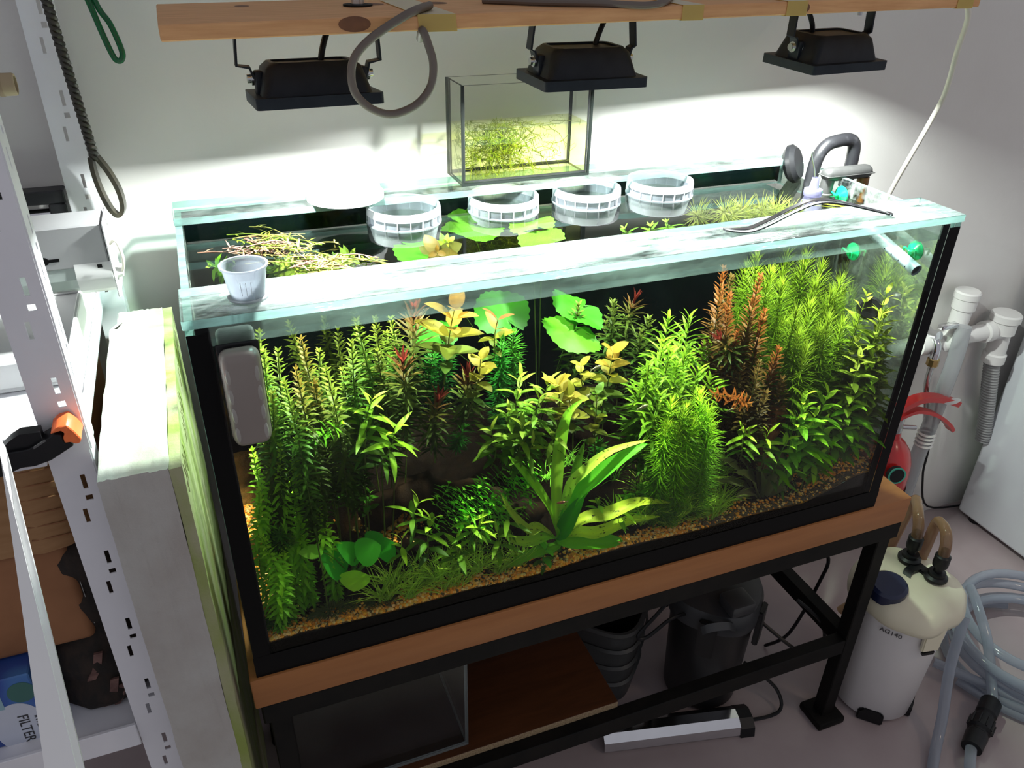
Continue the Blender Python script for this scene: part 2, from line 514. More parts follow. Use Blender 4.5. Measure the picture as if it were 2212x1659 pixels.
def floodlight(label, cx, cy, z, rz, rx, spread, cable, jog):
    t = thing('floodlight', label, 'lamp', (cx, cy, z), 'floodlights under the pine board')
    MX = Matrix.Translation((cx, cy, z)) @ Matrix.Rotation(rz, 4, 'Z') @ Matrix.Rotation(rx, 4, 'X')
    W, D = 0.165, 0.122
    # frame ring
    bm = NB()
    lo = rrect(0, 0, W, D, 0.006); li = rrect(0, 0, W-0.034, D-0.030, 0.004)
    for pts0, pts1, z0, z1 in ((lo, lo, 0.0, 0.014), (li, li, 0.014, 0.0), (lo, li, 0.014, 0.014), (li, lo, 0.0, 0.0)):
        n = len(pts0)
        A = [bm.verts.new((*p, z0)) for p in pts0]; B = [bm.verts.new((*p, z1)) for p in pts1]
        for i in range(n):
            j = (i+1) % n; bm.faces.new((A[i], A[j], B[j], B[i]))
    bmesh.ops.remove_doubles(bm, verts=bm.verts, dist=1e-5); bmesh.ops.recalc_face_normals(bm, faces=bm.faces)
    place(bm, MX); fr = finish(bm, 'front_frame', M['lamp_black'], t)
    # housing: open at the bottom
    bm = NB()
    frustum(bm, 0.014, W-0.022, D-0.024, 0.010, 0.046, W-0.040, D-0.040, 0.014, top=False)
    frustum(bm, 0.046, W-0.040, D-0.040, 0.014, 0.053, W-0.056, D-0.056, 0.012, top=False)
    # top with recessed field
    a = rrect(0, 0, W-0.056, D-0.056, 0.012); b = rrect(0, 0, W-0.068, D-0.068, 0.006)
    for p0, p1, z0, z1, cap in ((a, b, 0.053, 0.053, False), (b, b, 0.053, 0.0505, True)):
        n = len(p0)
        A = [bm.verts.new((*p, z0)) for p in p0]; B = [bm.verts.new((*p, z1)) for p in p1]
        for i in range(n):
            j = (i+1) % n; bm.faces.new((A[i], A[j], B[j], B[i]))
        if cap: bm.faces.new(B)
    bmesh.ops.remove_doubles(bm, verts=bm.verts, dist=1e-5); bmesh.ops.recalc_face_normals(bm, faces=bm.faces)
    place(bm, MX); hs = finish(bm, 'housing', M['lamp_black'], t)
    # reflector and chip
    bm = NB(); frustum(bm, 0.001, W-0.036, D-0.032, 0.004, 0.027, 0.036, 0.036, 0.003, top=False)
    place(bm, MX); finish(bm, 'reflector', M['reflector'], t)
    bm = NB(); vs = [bm.verts.new(p) for p in ((-.015, -.015, .0265), (-.015, .015, .0265), (.015, .015, .0265), (.015, -.015, .0265))]
    bm.faces.new(vs); place(bm, MX); finish(bm, 'led_chip', M['led'], t, smooth=False)
    # stirrup bracket
    top = BB+bz(cx)-0.002
    legs = []
    for s in (-1, 1):
        piv = MX @ Vector((s*(W/2-0.008), 0.0, 0.034)); out = MX @ Vector((s*(W/2+0.008+jog), 0.0, 0.050))
        up = Vector((cx+s*spread, cy, top))
        bm = NB(); strap(bm, [piv, MX @ Vector((s*(W/2-0.004), 0, 0.047)), out, up], Vector((0, 0.018, 0)), 0.003)
        lg = finish(bm, 'bracket_arm', M['lamp_black'], t)
        bm = NB(); d = (MX.to_3x3() @ Vector((s, 0, 0)))
        lathe(bm, [(0, 0.0), (0.0085, 0.0), (0.0085, 0.003), (0.0055, 0.003), (0.0055, 0.008), (0, 0.008)], MX @ Vector((s*(W/2-0.0072), 0, 0.033)), d, n=12)
        finish(bm, 'bolt', M['steel'], lg)
        # ear that carries the bolt
        bm = NB(); box(bm, (s*(W/2-0.014)-0.0055, -0.012, 0.012), (s*(W/2-0.014)+0.0055, 0.012, 0.043), 0.003, 2)
        place(bm, MX); finish(bm, 'ear', M['lamp_black'], hs)
    bm = NB(); strap(bm, [(cx-spread, cy, top), (cx+spread, cy, top)], (0, 0.018, 0), 0.003); finish(bm, 'bracket_bridge', M['lamp_black'], t)
    bm = NB(); tube(bm, [MX @ Vector((cable[0], 0.02, 0.048)), MX @ Vector((cable[0]+cable[1]*0.15, 0.02, 0.064)), MX @ Vector((cable[0]+cable[1]*0.5, 0.025, 0.085)), Vector((cx+cable[0]+cable[1], cy+0.03, top+0.012))], 0.0042, 8)
    finish(bm, 'cable', M['black_plastic'], t)
    return t
floodlight('black floodlight nearest the shelf, cable loop hanging in front', 0.210, 0.240, 1.4915, math.radians(1.5), math.radians(-4), 0.091, (0.018, 0.028), 0.004)
floodlight('middle black floodlight, above the small glass tank of moss', 0.609, 0.240, 1.4975, math.radians(-1), math.radians(0), 0.080, (0.03, 0.035), -0.006)
floodlight('black floodlight nearest the hanging white cable', 1.063, 0.240, 1.5035, math.radians(5), math.radians(2), 0.078, (-0.02, -0.035), -0.004)

# ================================================================ planting
def foliage_mat(name, trans=0.5, spots=False, rough=0.45):
    m, nt, out = nodes_of(name)
    at_ = N(nt, 'Attribute', attribute_name='Col')
    oi = N(nt, 'ObjectInfo')
    mr = N(nt, 'MapRange', inp={1: 0.0, 2: 1.0, 3: 0.78, 4: 1.18}); nt.links.new(oi.outputs['Random'], mr.inputs[0])
    vm = N(nt, 'VectorMath', operation='SCALE'); nt.links.new(at_.outputs['Color'], vm.inputs[0]); nt.links.new(mr.outputs[0], vm.inputs['Scale'])
    colo = vm.outputs[0]
    if spots:
        f, _ = noise_fac(nt, 170, 4, 0.6, 0.60, 0.66, (0.6, 1.3, 1))
        mx = N(nt, 'Mix', data_type='RGBA'); nt.links.new(f, mx.inputs['Factor'])
        nt.links.new(colo, mx.inputs['A']); mx.inputs['B'].default_value = (0.025, 0.035, 0.004, 1); colo = mx.outputs['Result']
    b = N(nt, 'BsdfPrincipled'); b.inputs['Roughness'].default_value = rough; b.inputs['Specular IOR Level'].default_value = 0.12
    nt.links.new(colo, b.inputs['Base Color'])
    tl = N(nt, 'BsdfTranslucent'); nt.links.new(colo, tl.inputs[0])
    ms = N(nt, 'MixShader'); ms.inputs[0].default_value = trans
    nt.links.new(b.outputs[0], ms.inputs[1]); nt.links.new(tl.outputs[0], ms.inputs[2]); nt.links.new(ms.outputs[0], out.inputs[0])
    return m
M['leaf'] = foliage_mat('plant_tissue')
M['leaf_spot'] = foliage_mat('spotted_leaf', 0.35, True)

class FM:
    def __init__(s): s.V = []; s.F = []; s.C = []
    def build(s, name, mat, parent=None, local=True, kind=None, smooth=True):
        me = bpy.data.meshes.new(name)
        off = Vector((0, 0, 0))
        if parent is not None and local:
            off = Vector(parent.location); p = parent.parent
            while p is not None: off += Vector(p.location); p = p.parent
        me.from_pydata([(v[0]-off[0], v[1]-off[1], v[2]-off[2]) for v in s.V], [], s.F)
        ca = me.color_attributes.new('Col', 'FLOAT_COLOR', 'POINT')
        flat = []
        for c in s.C: flat.extend((c[0], c[1], c[2], 1.0))
        ca.data.foreach_set('color', flat)
        if smooth: me.polygons.foreach_set('use_smooth', [True]*len(me.polygons))
        me.materials.append(mat); me.update()
        if name is None: return me
        o = bpy.data.objects.new(name, me); link(o, parent)
        if kind: o['kind'] = kind
        return o

def lerp3(a, b, t): return (a[0]+(b[0]-a[0])*t, a[1]+(b[1]-a[1])*t, a[2]+(b[2]-a[2])*t)
def vary(c, k): 
    s = 1+random.uniform(-k, k); return (c[0]*s*random.uniform(1-k*.5, 1+k*.5), c[1]*s, c[2]*s*random.uniform(1-k*.5, 1+k*.5))

SHAPES = {
    'lance': lambda t: max(0.0, math.sin(PI*min(1, t**0.75)))**0.8*(1.0) + (0.18 if t < .05 else 0),
    'ovate': lambda t: (math.sin(PI*min(1, t**0.72)))**0.62 if 0 < t < 1 else (0.1 if t <= 0 else 0.0),
    'strap': lambda t: 1.0 if t < 0.6 else max(0.0, 1-((t-0.6)/0.4)**1.6),
    'needle': lambda t: 1.0-0.8*t,
    'spade': lambda t: (math.sin(PI*min(1, t**0.55)))**0.75 if 0 < t < 1 else (0.25 if t <= 0 else 0.0),
}
def add_leaf(fm, o, d, up, L, W, bend, shape, c0, c1, seg=3, fold=0.15):
    sdir = d.cross(up)
    if sdir.length < 1e-4: sdir = d.cross(Vector((1, 0, 0.2)))
    sdir.normalize(); n = sdir.cross(d)
    sh = SHAPES[shape]; base = len(fm.V)
    if shape == 'needle':
        p1 = o+d*L+n*(-bend*L); pm_ = o+d*(L*.5)+n*(-bend*L*.25)
        fm.V += [o-sdir*W/2, o+sdir*W/2, pm_+sdir*W*.4, pm_-sdir*W*.4, p1]
        fm.C += [c0, c0, c0, c0, c1]
        fm.F += [(base, base+1, base+2, base+3), (base+3, base+2, base+4)]
        return
    for i in range(seg+1):
        t = i/seg; w = W/2*sh(t)
        p = o+d*(L*t*(1-0.25*abs(bend)*t))+n*(-bend*L*t*t)
        c = lerp3(c0, c1, t)
        if i == seg:
            fm.V.append(p); fm.C.append(c)
        else:
            f = n*(w*fold)
            fm.V += [p-sdir*w+f, p, p+sdir*w+f]; fm.C += [c, (c[0]*1.12, c[1]*1.12, c[2]*1.05), c]
    for i in range(seg):
        a = base+3*i
        if i == seg-1: fm.F += [(a, a+1, a+3), (a+1, a+2, a+3)]
        else: fm.F += [(a, a+1, a+4, a+3), (a+1, a+2, a+5, a+4)]

def add_stem(fm, P, r, c0, c1, n=5):
    base = len(fm.V)
    for i, p in enumerate(P):
        d = (P[min(i+1, len(P)-1)]-P[max(0, i-1)])
        a, b, _ = basis(d) if d.length > 1e-7 else basis((0, 0, 1))
        t = i/(len(P)-1)
        for k in range(n):
            an = 2*PI*k/n
            fm.V.append(p+(a*math.cos(an)+b*math.sin(an))*r*(1-.45*t)); fm.C.append(lerp3(c0, c1, t))
    for i in range(len(P)-1):
        for k in range(n):
            l = (k+1) % n
            fm.F.append((base+i*n+k, base+i*n+l, base+(i+1)*n+l, base+(i+1)*n+k))

def zsub(x, y):
    z = 0.750+0.15*y
    if x > 1.02: z += 0.035*min(1, (x-1.02)/0.12)*(1-min(1, abs(y-0.06)/0.3))
    z += 0.006*math.sin(17*x+3*y)*math.cos(23*y+5*x)
    return z
def clampv(p): return Vector((min(1.168, max(0.03, p[0])), min(0.435, max(0.024, p[1])), min(1.258, p[2])))

def path_between(base, tip, sway=0.012, n=9):
    a = Vector(base); b = Vector(tip); ph = random.uniform(0, 6.28); ph2 = random.uniform(0, 6.28)
    out = []
    for i in range(n):
        t = i/(n-1); p = a.lerp(b, t)
        k = math.sin(PI*t)*sway
        out.append(p+Vector((math.cos(ph)*k+math.sin(t*5+ph2)*sway*.25*math.sin(PI*t), math.sin(ph)*k*.6, 0)))
    return out
def path_at(P, s):
    k = s*(len(P)-1); i = min(int(k), len(P)-2); f = k-i
    return P[i].lerp(P[i+1], f), (P[i+1]-P[i]).normalized()

LK, WK, CK = 1.28, 1.35, 0.85  # CK: light level put into leaf colour, low clumps raised, tall ones lowered
TIPS = {}
LEAFLIB = {}
def leaf_mesh(shape, wr, bend, c0, c1, seg=6, fold=0.18, spot=False):
    key = (shape, round(wr, 3), round(bend, 2), c0, c1, spot)
    if key not in LEAFLIB:
        fm = FM(); add_leaf(fm, Vector((0, 0, 0)), Vector((0, 1, 0)), Vector((0, 0, 1)), 1.0, wr, bend, shape, c0, c1, seg, fold)
        me = bpy.data.meshes.new('leaf')
        me.from_pydata([tuple(v) for v in fm.V], [], fm.F)
        ca = me.color_attributes.new('Col', 'FLOAT_COLOR', 'POINT'); flat = []
        for c in fm.C: flat.extend((c[0], c[1], c[2], 1.0))
        ca.data.foreach_set('color', flat)
        me.polygons.foreach_set('use_smooth', [True]*len(me.polygons))
        me.materials.append(M['leaf_spot'] if spot else M['leaf'])
        LEAFLIB[key] = me
    return LEAFLIB[key]
def leaf_obj(parent, o, d, up, L, me):
    s = d.cross(up)
    if s.length < 1e-4: s = d.cross(Vector((1, 0.1, 0)))
    s.normalize(); n = s.cross(d)
    loc = Vector(o)-Vector(parent.location)
    mat = Matrix((( s.x*L, d.x*L, n.x*L, loc.x), (s.y*L, d.y*L, n.y*L, loc.y), (s.z*L, d.z*L, n.z*L, loc.z), (0, 0, 0, 1)))
    lo = bpy.data.objects.new('leaf', me); link(lo, parent); lo.matrix_basis = mat
    return lo

def stem_plant(name, label, group, tip, base=None, lean=(0, 0), space=0.010, per=4, L=0.022, W=0.005, shape='lance',
               c0=(0.05, 0.10, 0.01), c1=(0.14, 0.30, 0.02), c2=None, elev=(5, 62), bend=0.25, start=0.12, sway=0.012, seg=3,
               single=False, stem_c=(0.12, 0.16, 0.03), stem_r=0.0014, tipfrac=0.12, jitter=0.3, small_tip=0.35, decussate=False, cap=None):
    tip = clampv(tip); L *= LK; W *= WK
    bo = lambda c: None if c is None else tuple(min(.88, q*CK) for q in c)
    c0 = bo(c0); c1 = bo(c1); c2 = bo(c2)
    if base is None:
        bx, by = tip.x+lean[0], tip.y+lean[1]
        base = (bx, by, zsub(bx, by)-0.01)
    base = clampv(base)
    t = thing(name, label, 'plant', base, group)
    TIPS[t.name] = tip.copy()
    P = path_between(base, tip, sway)
    fs = FM(); add_stem(fs, P, stem_r, vary(stem_c, .15), lerp3(stem_c, c1, .5))
    fs.build('stem', M['leaf'], t)
    ln = sum((P[i+1]-P[i]).length for i in range(len(P)-1))
    nn = max(3, int(ln*(1-start)/space))
    fm = FM(); az = random.uniform(0, 6.28)
    for i in range(nn+1):
        s = start+(1-start)*i/nn
        p, d = path_at(P, min(s, 0.999))
        a, b, _ = basis(d)
        tt = max(0.0, (s-(1-tipfrac))/tipfrac)
        e = math.radians(elev[0]+(elev[1]-elev[0])*tt**0.8+random.uniform(-8, 8))
        lf = (1-(1-small_tip)*tt)*(0.75+0.25*min(1, (s-start)/0.3))
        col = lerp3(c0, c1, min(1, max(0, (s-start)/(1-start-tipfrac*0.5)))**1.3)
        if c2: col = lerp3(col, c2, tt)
        for k in range(per):
            an = az+2*PI*k/per+random.uniform(-jitter, jitter)
            r = a*math.cos(an)+b*math.sin(an)
            dd = (r*math.cos(e)+d*math.sin(e)).normalized()
            upv = (d*math.cos(e)-r*math.sin(e)).normalized()
            ll = L*lf*random.uniform(0.82, 1.15)
            if single:
                cc = (round(col[0]*30)/30, round(col[1]*30)/30, round(col[2]*60)/60)
                me = leaf_mesh(shape, round(W/L, 2), bend, tuple(k_*0.8 for k_ in cc), cc, 6)
                leaf_obj(t, p+r*stem_r*.5, dd, upv, ll, me)
            else:
                cv = vary(col, .14)
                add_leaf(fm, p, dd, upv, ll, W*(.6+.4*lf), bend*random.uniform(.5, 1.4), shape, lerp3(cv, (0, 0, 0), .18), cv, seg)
        az += (PI/2 if decussate else 2.4)
    if fm.V: fm.build('foliage', M['leaf'], t, kind='stuff')
    return t

# colours (linear)
LIME = (0.26, 0.48, 0.02); BRIGHT = (0.15, 0.42, 0.02); MID = (0.09, 0.26, 0.02); DARK = (0.02, 0.06, 0.008)
OLIVE = (0.12, 0.18, 0.02); YELL = (0.42, 0.40, 0.03); EMER = (0.03, 0.26, 0.02); RUST = (0.34, 0.10, 0.02); BROWN = (0.10, 0.055, 0.012)

# ---- tall fine-leaved stems at the left, behind the scraper
G = 'tall fine-leaved olive stems behind the magnetic scraper'
LB = 'tall olive green fine-leaved stem plant in the clump right of the magnetic scraper'
for k, tip in enumerate(((0.105, 0.08, 1.206), (0.141, 0.12, 1.198), (0.168, 0.16, 1.154), (0.204, 0.2, 1.164), (0.225, 0.15, 1.199), (0.267, 0.22, 1.164), (0.295, 0.28, 1.106),
             (0.124, 0.06, 1.184), (0.089, 0.05, 1.161), (0.15, 0.1, 1.136), (0.193, 0.12, 1.139), (0.243, 0.2, 1.109), (0.126, 0.07, 1.105),
             (0.067, 0.1, 1.174), (0.105, 0.04, 1.178), (0.164, 0.07, 1.171), (0.207, 0.1, 1.192), (0.25, 0.14, 1.15), (0.283, 0.18, 1.18), (0.151, 0.2, 1.121), (0.089, 0.12, 1.188), (0.198, 0.3, 1.139), (0.253, 0.33, 1.125), (0.139, 0.25, 1.163), (0.09, 0.2, 1.179), (0.077, 0.06, 1.106), (0.172, 0.1, 1.092))):
    red = k in (1, 7, 9)
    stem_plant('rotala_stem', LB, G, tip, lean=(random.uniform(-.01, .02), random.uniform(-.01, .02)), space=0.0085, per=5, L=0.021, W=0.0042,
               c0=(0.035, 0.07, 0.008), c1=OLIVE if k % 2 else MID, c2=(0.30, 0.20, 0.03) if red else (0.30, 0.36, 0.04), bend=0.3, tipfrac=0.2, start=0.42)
CK = 1.5
G = 'bright whorled stems at the left front glass'
LB = 'bright green short-leaved stem plant by the left front glass under the scraper'
for tip in ((0.05, 0.035, 1.019), (0.043, 0.026, 0.946), (0.069, 0.032, 0.907), (0.131, 0.06, 0.959), (0.094, 0.09, 0.99), (0.07, 0.08, 1.032), (0.104, 0.06, 0.927),
            (0.051, 0.05, 1.077), (0.088, 0.05, 1.076), (0.111, 0.06, 1.075), (0.134, 0.06, 0.918), (0.05, 0.026, 0.878)):
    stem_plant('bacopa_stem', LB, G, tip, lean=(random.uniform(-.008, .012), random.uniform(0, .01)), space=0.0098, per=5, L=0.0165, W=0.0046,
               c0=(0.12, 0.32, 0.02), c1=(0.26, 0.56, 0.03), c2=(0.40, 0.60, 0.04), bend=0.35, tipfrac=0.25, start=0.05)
stem_plant('bacopa_stem', 'green stem plant arching sideways in front of the dark gap', None, (0.173, 0.05, 1.095), base=(0.108, 0.06, 1.048), space=0.008, per=4, L=0.018, W=0.005, c0=MID, c1=BRIGHT, c2=LIME, sway=0.004)

CK = 1.3
# ---- willow-leaved stems with big single leaves
def hygro(label, tip, base=None, lean=(0, 0), L=0.045, W=0.011, c0=(0.05, 0.14, 0.012), c1=(0.22, 0.42, 0.02), c2=(0.36, 0.52, 0.04), per=2, space=0.013, start=0.3, group=None, **k):
    return stem_plant('hygrophila_stem', label, group, tip, base, lean, space, per, L, W, 'lance', c0, c1, c2, (12, 58), 0.30, start, 0.008, single=True,
                      tipfrac=0.25, decussate=True, small_tip=0.55, **k)
hygro('yellow-green willow-leaved plant standing free in front of the dark gap', (0.226, 0.08, 1.107), (0.209, 0.09, 0.982), start=0.15, space=0.0095, W=.0075, L=.042)
hygro('lower yellow-green willow-leaved plant leaning right beside the dark gap', (0.25, 0.055, 1.067), (0.223, 0.07, 0.991), start=0.1, space=0.0095, W=.0075, L=.042)
hygro('small dim green plant low in the dark gap', (0.2, 0.14, 0.913), (0.2, 0.14, 0.87), L=0.028, c1=MID, c2=MID)
hygro('small green rosette lower right in the dark gap', (0.217, 0.12, 0.909), (0.216, 0.12, 0.866), L=0.02, c1=MID, c2=BRIGHT)
hygro('pale willow-leaved seedling behind the round-leaved plant', (0.295, 0.04, 0.894), (0.287, 0.04, 0.817), L=0.033, W=0.009, start=0.15)
hygro('narrow pale seedling left of the foreground grass', (0.246, 0.04, 0.869), (0.247, 0.04, 0.82), L=0.03, W=0.006, start=0.2)
CK = 1.1
G = 'yellow-green stems in the middle of the tank'
LB = 'yellow-green willow-leaved stem in the middle clump left of the sword plant top'
for tip, bs in (((0.474, 0.12, 1.074), (0.461, 0.13, 0.901)), ((0.51, 0.09, 1.077), (0.465, 0.1, 0.939)), ((0.49, 0.08, 1.054), (0.453, 0.09, 0.94)), ((0.512, 0.06, 0.996), (0.483, 0.08, 0.92)),
            ((0.451, 0.11, 1.019), (0.44, 0.12, 0.913)), ((0.459, 0.07, 1.015), (0.445, 0.08, 0.93)), ((0.416, 0.1, 0.997), (0.42, 0.11, 0.915)), ((0.472, 0.06, 0.982), (0.446, 0.07, 0.918))):
    hygro(LB, tip, bs, L=0.036, W=0.0085, group=G, c1=(0.20, 0.36, 0.03), c2=(0.32, 0.42, 0.05), space=0.010, start=0.1)
CK = 0.95
G = 'broad yellow-green stems by the right side pane'
LB = 'yellow-green broad-leaved stem by the right side pane'
for tip in ((1.144, 0.1, 1.126), (1.171, 0.08, 1.137), (1.202, 0.07, 1.104), (1.175, 0.08, 1.058), (1.125, 0.08, 1.044), (1.199, 0.06, 1.016), (1.158, 0.06, 0.989), (1.223, 0.05, 0.982),
            (1.148, 0.06, 1.106), (1.145, 0.05, 1.036), (1.208, 0.05, 1.044), (1.185, 0.04, 0.985), (1.124, 0.06, 0.956), (1.168, 0.04, 0.968), (1.144, 0.1, 0.971), (1.199, 0.045, 0.939), (1.175, 0.07, 0.919), (1.196, 0.06, 1.06), (1.111, 0.05, 1.042)):
    hygro(LB, tip, None, (random.uniform(-.02, .01), random.uniform(0, .02)), L=0.032, W=0.0105, group=G, c1=(0.24, 0.36, 0.03), c2=(0.40, 0.46, 0.06), space=0.0125, start=0.25)
CK = 1.3
G = 'bright lance-leaved plants low at the right'
LB = 'bright green lance-leaved plant in the low bush before the right corner'; BRIGHT = (0.22, 0.56, 0.03); LIME = (0.40, 0.60, 0.04)
for tip in ((1.001, 0.05, 0.968), (1.059, 0.05, 0.964), (1.108, 0.045, 0.927), (1.029, 0.04, 0.926), (1.103, 0.04, 0.889), (1.166, 0.045, 0.888), (0.976, 0.04, 0.887), (1.049, 0.035, 0.873), (0.996, 0.05, 0.922), (1.122, 0.05, 0.952), (1.05, 0.035, 0.909), (1.015, 0.04, 0.899), (1.142, 0.04, 0.87), (1.093, 0.06, 0.911)):
    hygro(LB, tip, None, (random.uniform(-.01, .01), random.uniform(0, .02)), L=0.040, W=0.0115, group=G, c1=BRIGHT, c2=LIME, space=0.012, start=0.35)

CK = 0.85
# ---- narrow star-leaved stems with red tips
def star(label, tip, base=None, lean=(0, 0), red=(0.22, 0.03, 0.02), L=0.036, c1=(0.14, 0.20, 0.03), group=None, start=0.25, W=0.0036):
    return stem_plant('star_stem', label, group, tip, base, lean, 0.012, 8, L, W, 'strap', (0.03, 0.06, 0.01), c1, red, (10, 74), 0.18, start, 0.008, tipfrac=0.28, small_tip=0.7)
star('tall star-leaved stem with a dark red tip under the brace', (0.311, 0.15, 1.203), (0.294, 0.17, 0.953), (0.30, 0.02, 0.03))
star('star-leaved stem with a rusty red crown below the dark red one', (0.283, 0.12, 1.134), (0.274, 0.13, 0.984), (0.30, 0.05, 0.02))
star('dull star-leaved stem right of the free-standing willow-leaved plant', (0.334, 0.12, 1.056), (0.33, 0.13, 0.934), (0.10, 0.14, 0.03))
star('dull star-leaved stem left of the middle clump', (0.391, 0.14, 1.075), (0.384, 0.15, 0.945), (0.16, 0.12, 0.03))
star('small red-tipped stem at the foot of the red bush', (0.854, 0.12, 1.076), (0.901, 0.13, 1.001), (0.28, 0.06, 0.02), L=0.028)
star('star-leaved green stem against the dark rear pane', (0.789, 0.32, 1.07), (0.787, 0.33, 0.959), (0.08, 0.24, 0.03), L=0.034)

# ---- orange ludwigia
def ludwigia(label, tip, base, c=(0.44, 0.26, 0.02), L=0.036, W=0.021, c1=None, space=0.014):
    return stem_plant('ludwigia_stem', label, None, tip, base, (0, 0), space, 2, L, W, 'ovate', (0.08, 0.14, 0.012), c1 or (0.30, 0.28, 0.03), c, (15, 50), 0.25, 0.3, 0.006,
                      single=True, tipfrac=0.4, decussate=True, small_tip=0.8)
ludwigia('orange round-leaved stem touching the water surface under the brace', (0.362, 0.11, 1.215), (0.346, 0.12, 1.086), (0.55, 0.26, 0.05), L=0.042)
ludwigia('yellow round-leaved stem left of the lily pads', (0.406, 0.12, 1.12), (0.387, 0.13, 1.012), (0.44, 0.34, 0.03), L=0.026, W=0.017)
ludwigia('orange heart-leaved stem under the lowest lily pad', (0.645, 0.13, 1.083), (0.625, 0.13, 0.901), (0.52, 0.30, 0.03), L=0.030, W=0.022, c1=(0.16, 0.26, 0.03))
ludwigia('yellow-tipped stem left of the orange heart-leaved stem', (0.586, 0.13, 1.069), (0.611, 0.13, 0.963), (0.42, 0.38, 0.04), L=0.022, W=0.013)
ludwigia('pale orange stem just above the sword plant', (0.526, 0.09, 1.065), (0.533, 0.1, 0.942), (0.45, 0.32, 0.04), L=0.03, W=0.021)
ludwigia('yellow stem with large leaves beside the middle clump', (0.543, 0.08, 1.048), (0.541, 0.09, 0.947), (0.40, 0.38, 0.04), L=0.028, W=0.018)
ludwigia('dark round-leaved stem behind the sword plant', (0.604, 0.1, 1.028), (0.617, 0.11, 0.876), (0.12, 0.24, 0.02), L=0.022, W=0.012)
ludwigia('reddish-brown leaved stem beside the top lily pad', (0.449, 0.16, 1.162), (0.449, 0.17, 1.065), (0.30, 0.13, 0.04), L=0.032, W=0.012)

# ---- feathery deep green plants
def feather(label, tip, base, c1=EMER, c2=(0.10, 0.42, 0.04), L=0.019, group=None):
    return stem_plant('feather_stem', label, group, tip, base, (0, 0), 0.0055, 10, L, 0.0021, 'strap', (0.01, 0.07, 0.01), c1, c2, (8, 70), 0.12, 0.1, 0.006, seg=2, tipfrac=0.2, small_tip=0.5)
feather('deep green feathery stem left of the dark middle water', (0.453, 0.15, 1.13), (0.447, 0.15, 0.949))
feather('deep green feathery stem under the orange surface leaves', (0.359, 0.15, 1.138), (0.346, 0.15, 1.026))
feather('deep green feathery stem behind the orange leaves', (0.344, 0.17, 1.118), (0.332, 0.17, 1.017))
feather('short feathery tuft low in the middle', (0.371, 0.1, 1.011), (0.357, 0.1, 0.97), c1=(0.04, 0.30, 0.02))
feather('bright feathery stem below the lily pads', (0.481, 0.17, 1.128), (0.466, 0.17, 1.007), c1=(0.08, 0.32, 0.02))
feather('feathery green tuft behind the sword leaves', (0.624, 0.12, 0.913), (0.624, 0.12, 0.847), c1=(0.05, 0.30, 0.02), c2=(0.12, 0.45, 0.03))
feather('soft green moss ball at the left front glass', (0.069, 0.03, 0.944), (0.061, 0.03, 0.907), c1=(0.06, 0.22, 0.02), c2=(0.12, 0.30, 0.03))

CK = 0.85
# ---- grass-leaved stems right of the middle
G = 'bright grass-leaved stems right of the lily pads'
LB = 'bright green narrow-leaved stem in the bush right of the lily pads'
for tip in ((0.809, 0.16, 1.109), (0.734, 0.12, 1.093), (0.699, 0.1, 1.064), (0.741, 0.08, 1.062), (0.844, 0.15, 1.044), (0.688, 0.1, 1.022), (0.777, 0.07, 1.01), (0.903, 0.2, 1.028),
            (0.739, 0.1, 1.083), (0.783, 0.12, 1.056), (0.701, 0.08, 1.047), (0.794, 0.09, 1.042), (0.741, 0.06, 1.023), (0.701, 0.06, 1.027), (0.825, 0.2, 1.042), (0.837, 0.11, 1.004), (0.821, 0.24, 1.067)):
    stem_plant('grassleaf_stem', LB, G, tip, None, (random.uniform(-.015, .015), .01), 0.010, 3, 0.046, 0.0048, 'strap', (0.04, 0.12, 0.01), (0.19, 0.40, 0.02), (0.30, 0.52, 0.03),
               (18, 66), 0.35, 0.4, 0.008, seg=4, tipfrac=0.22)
G = 'dim narrow-leaved stems before the rear pane'
LB = 'dim olive narrow-leaved stem against the rear pane beside the lily pads'
for tip in ((0.786, 0.34, 1.027), (0.852, 0.36, 1.007), (0.756, 0.36, 1.012), (0.734, 0.3, 1.087), (0.789, 0.28, 1.024), (0.62, 0.22, 1.134)):
    stem_plant('grassleaf_stem', LB, G, tip, None, (random.uniform(-.015, .015), .0), 0.009, 4, 0.03, 0.005, 'strap', (0.02, 0.05, 0.008), (0.08, 0.16, 0.02), (0.20, 0.26, 0.04),
               (18, 66), 0.3, 0.3, 0.008, seg=3, tipfrac=0.22)

# ---- fluffy needle-leaved plants
def fluffy(label, group, tip, lean=(0, 0), L=0.030, c1=(0.22, 0.50, 0.015), c2=(0.34, 0.58, 0.03), start=0.4, W=0.0014, c0=(0.05, 0.16, 0.01)):
    return stem_plant('needle_stem', label, group, tip, None, lean, 0.0068, 12, L, W, 'needle', c0, c1, c2, (14, 72), 0.18, start, 0.008, tipfrac=0.2, small_tip=0.6)
CK = 1.3
G = 'small fluffy needle-leaved plants in the middle right'
LB = 'small bright fluffy needle-leaved plant right of the sword plant'
CK = 1.9
for tip in ((0.715, 0.045, 1.017), (0.742, 0.04, 1.005), (0.793, 0.045, 0.984), (0.774, 0.05, 1.02), (0.706, 0.036, 0.979), (0.757, 0.034, 0.975), (0.729, 0.034, 0.962), (0.797, 0.036, 0.951)):
    fluffy(LB, G, tip, start=0.1, L=.027)
CK = 0.8
G = 'tall fluffy needle-leaved plants at the right rear'
LB = 'tall yellow-green fluffy needle-leaved stem in the mass before the filter pipes'
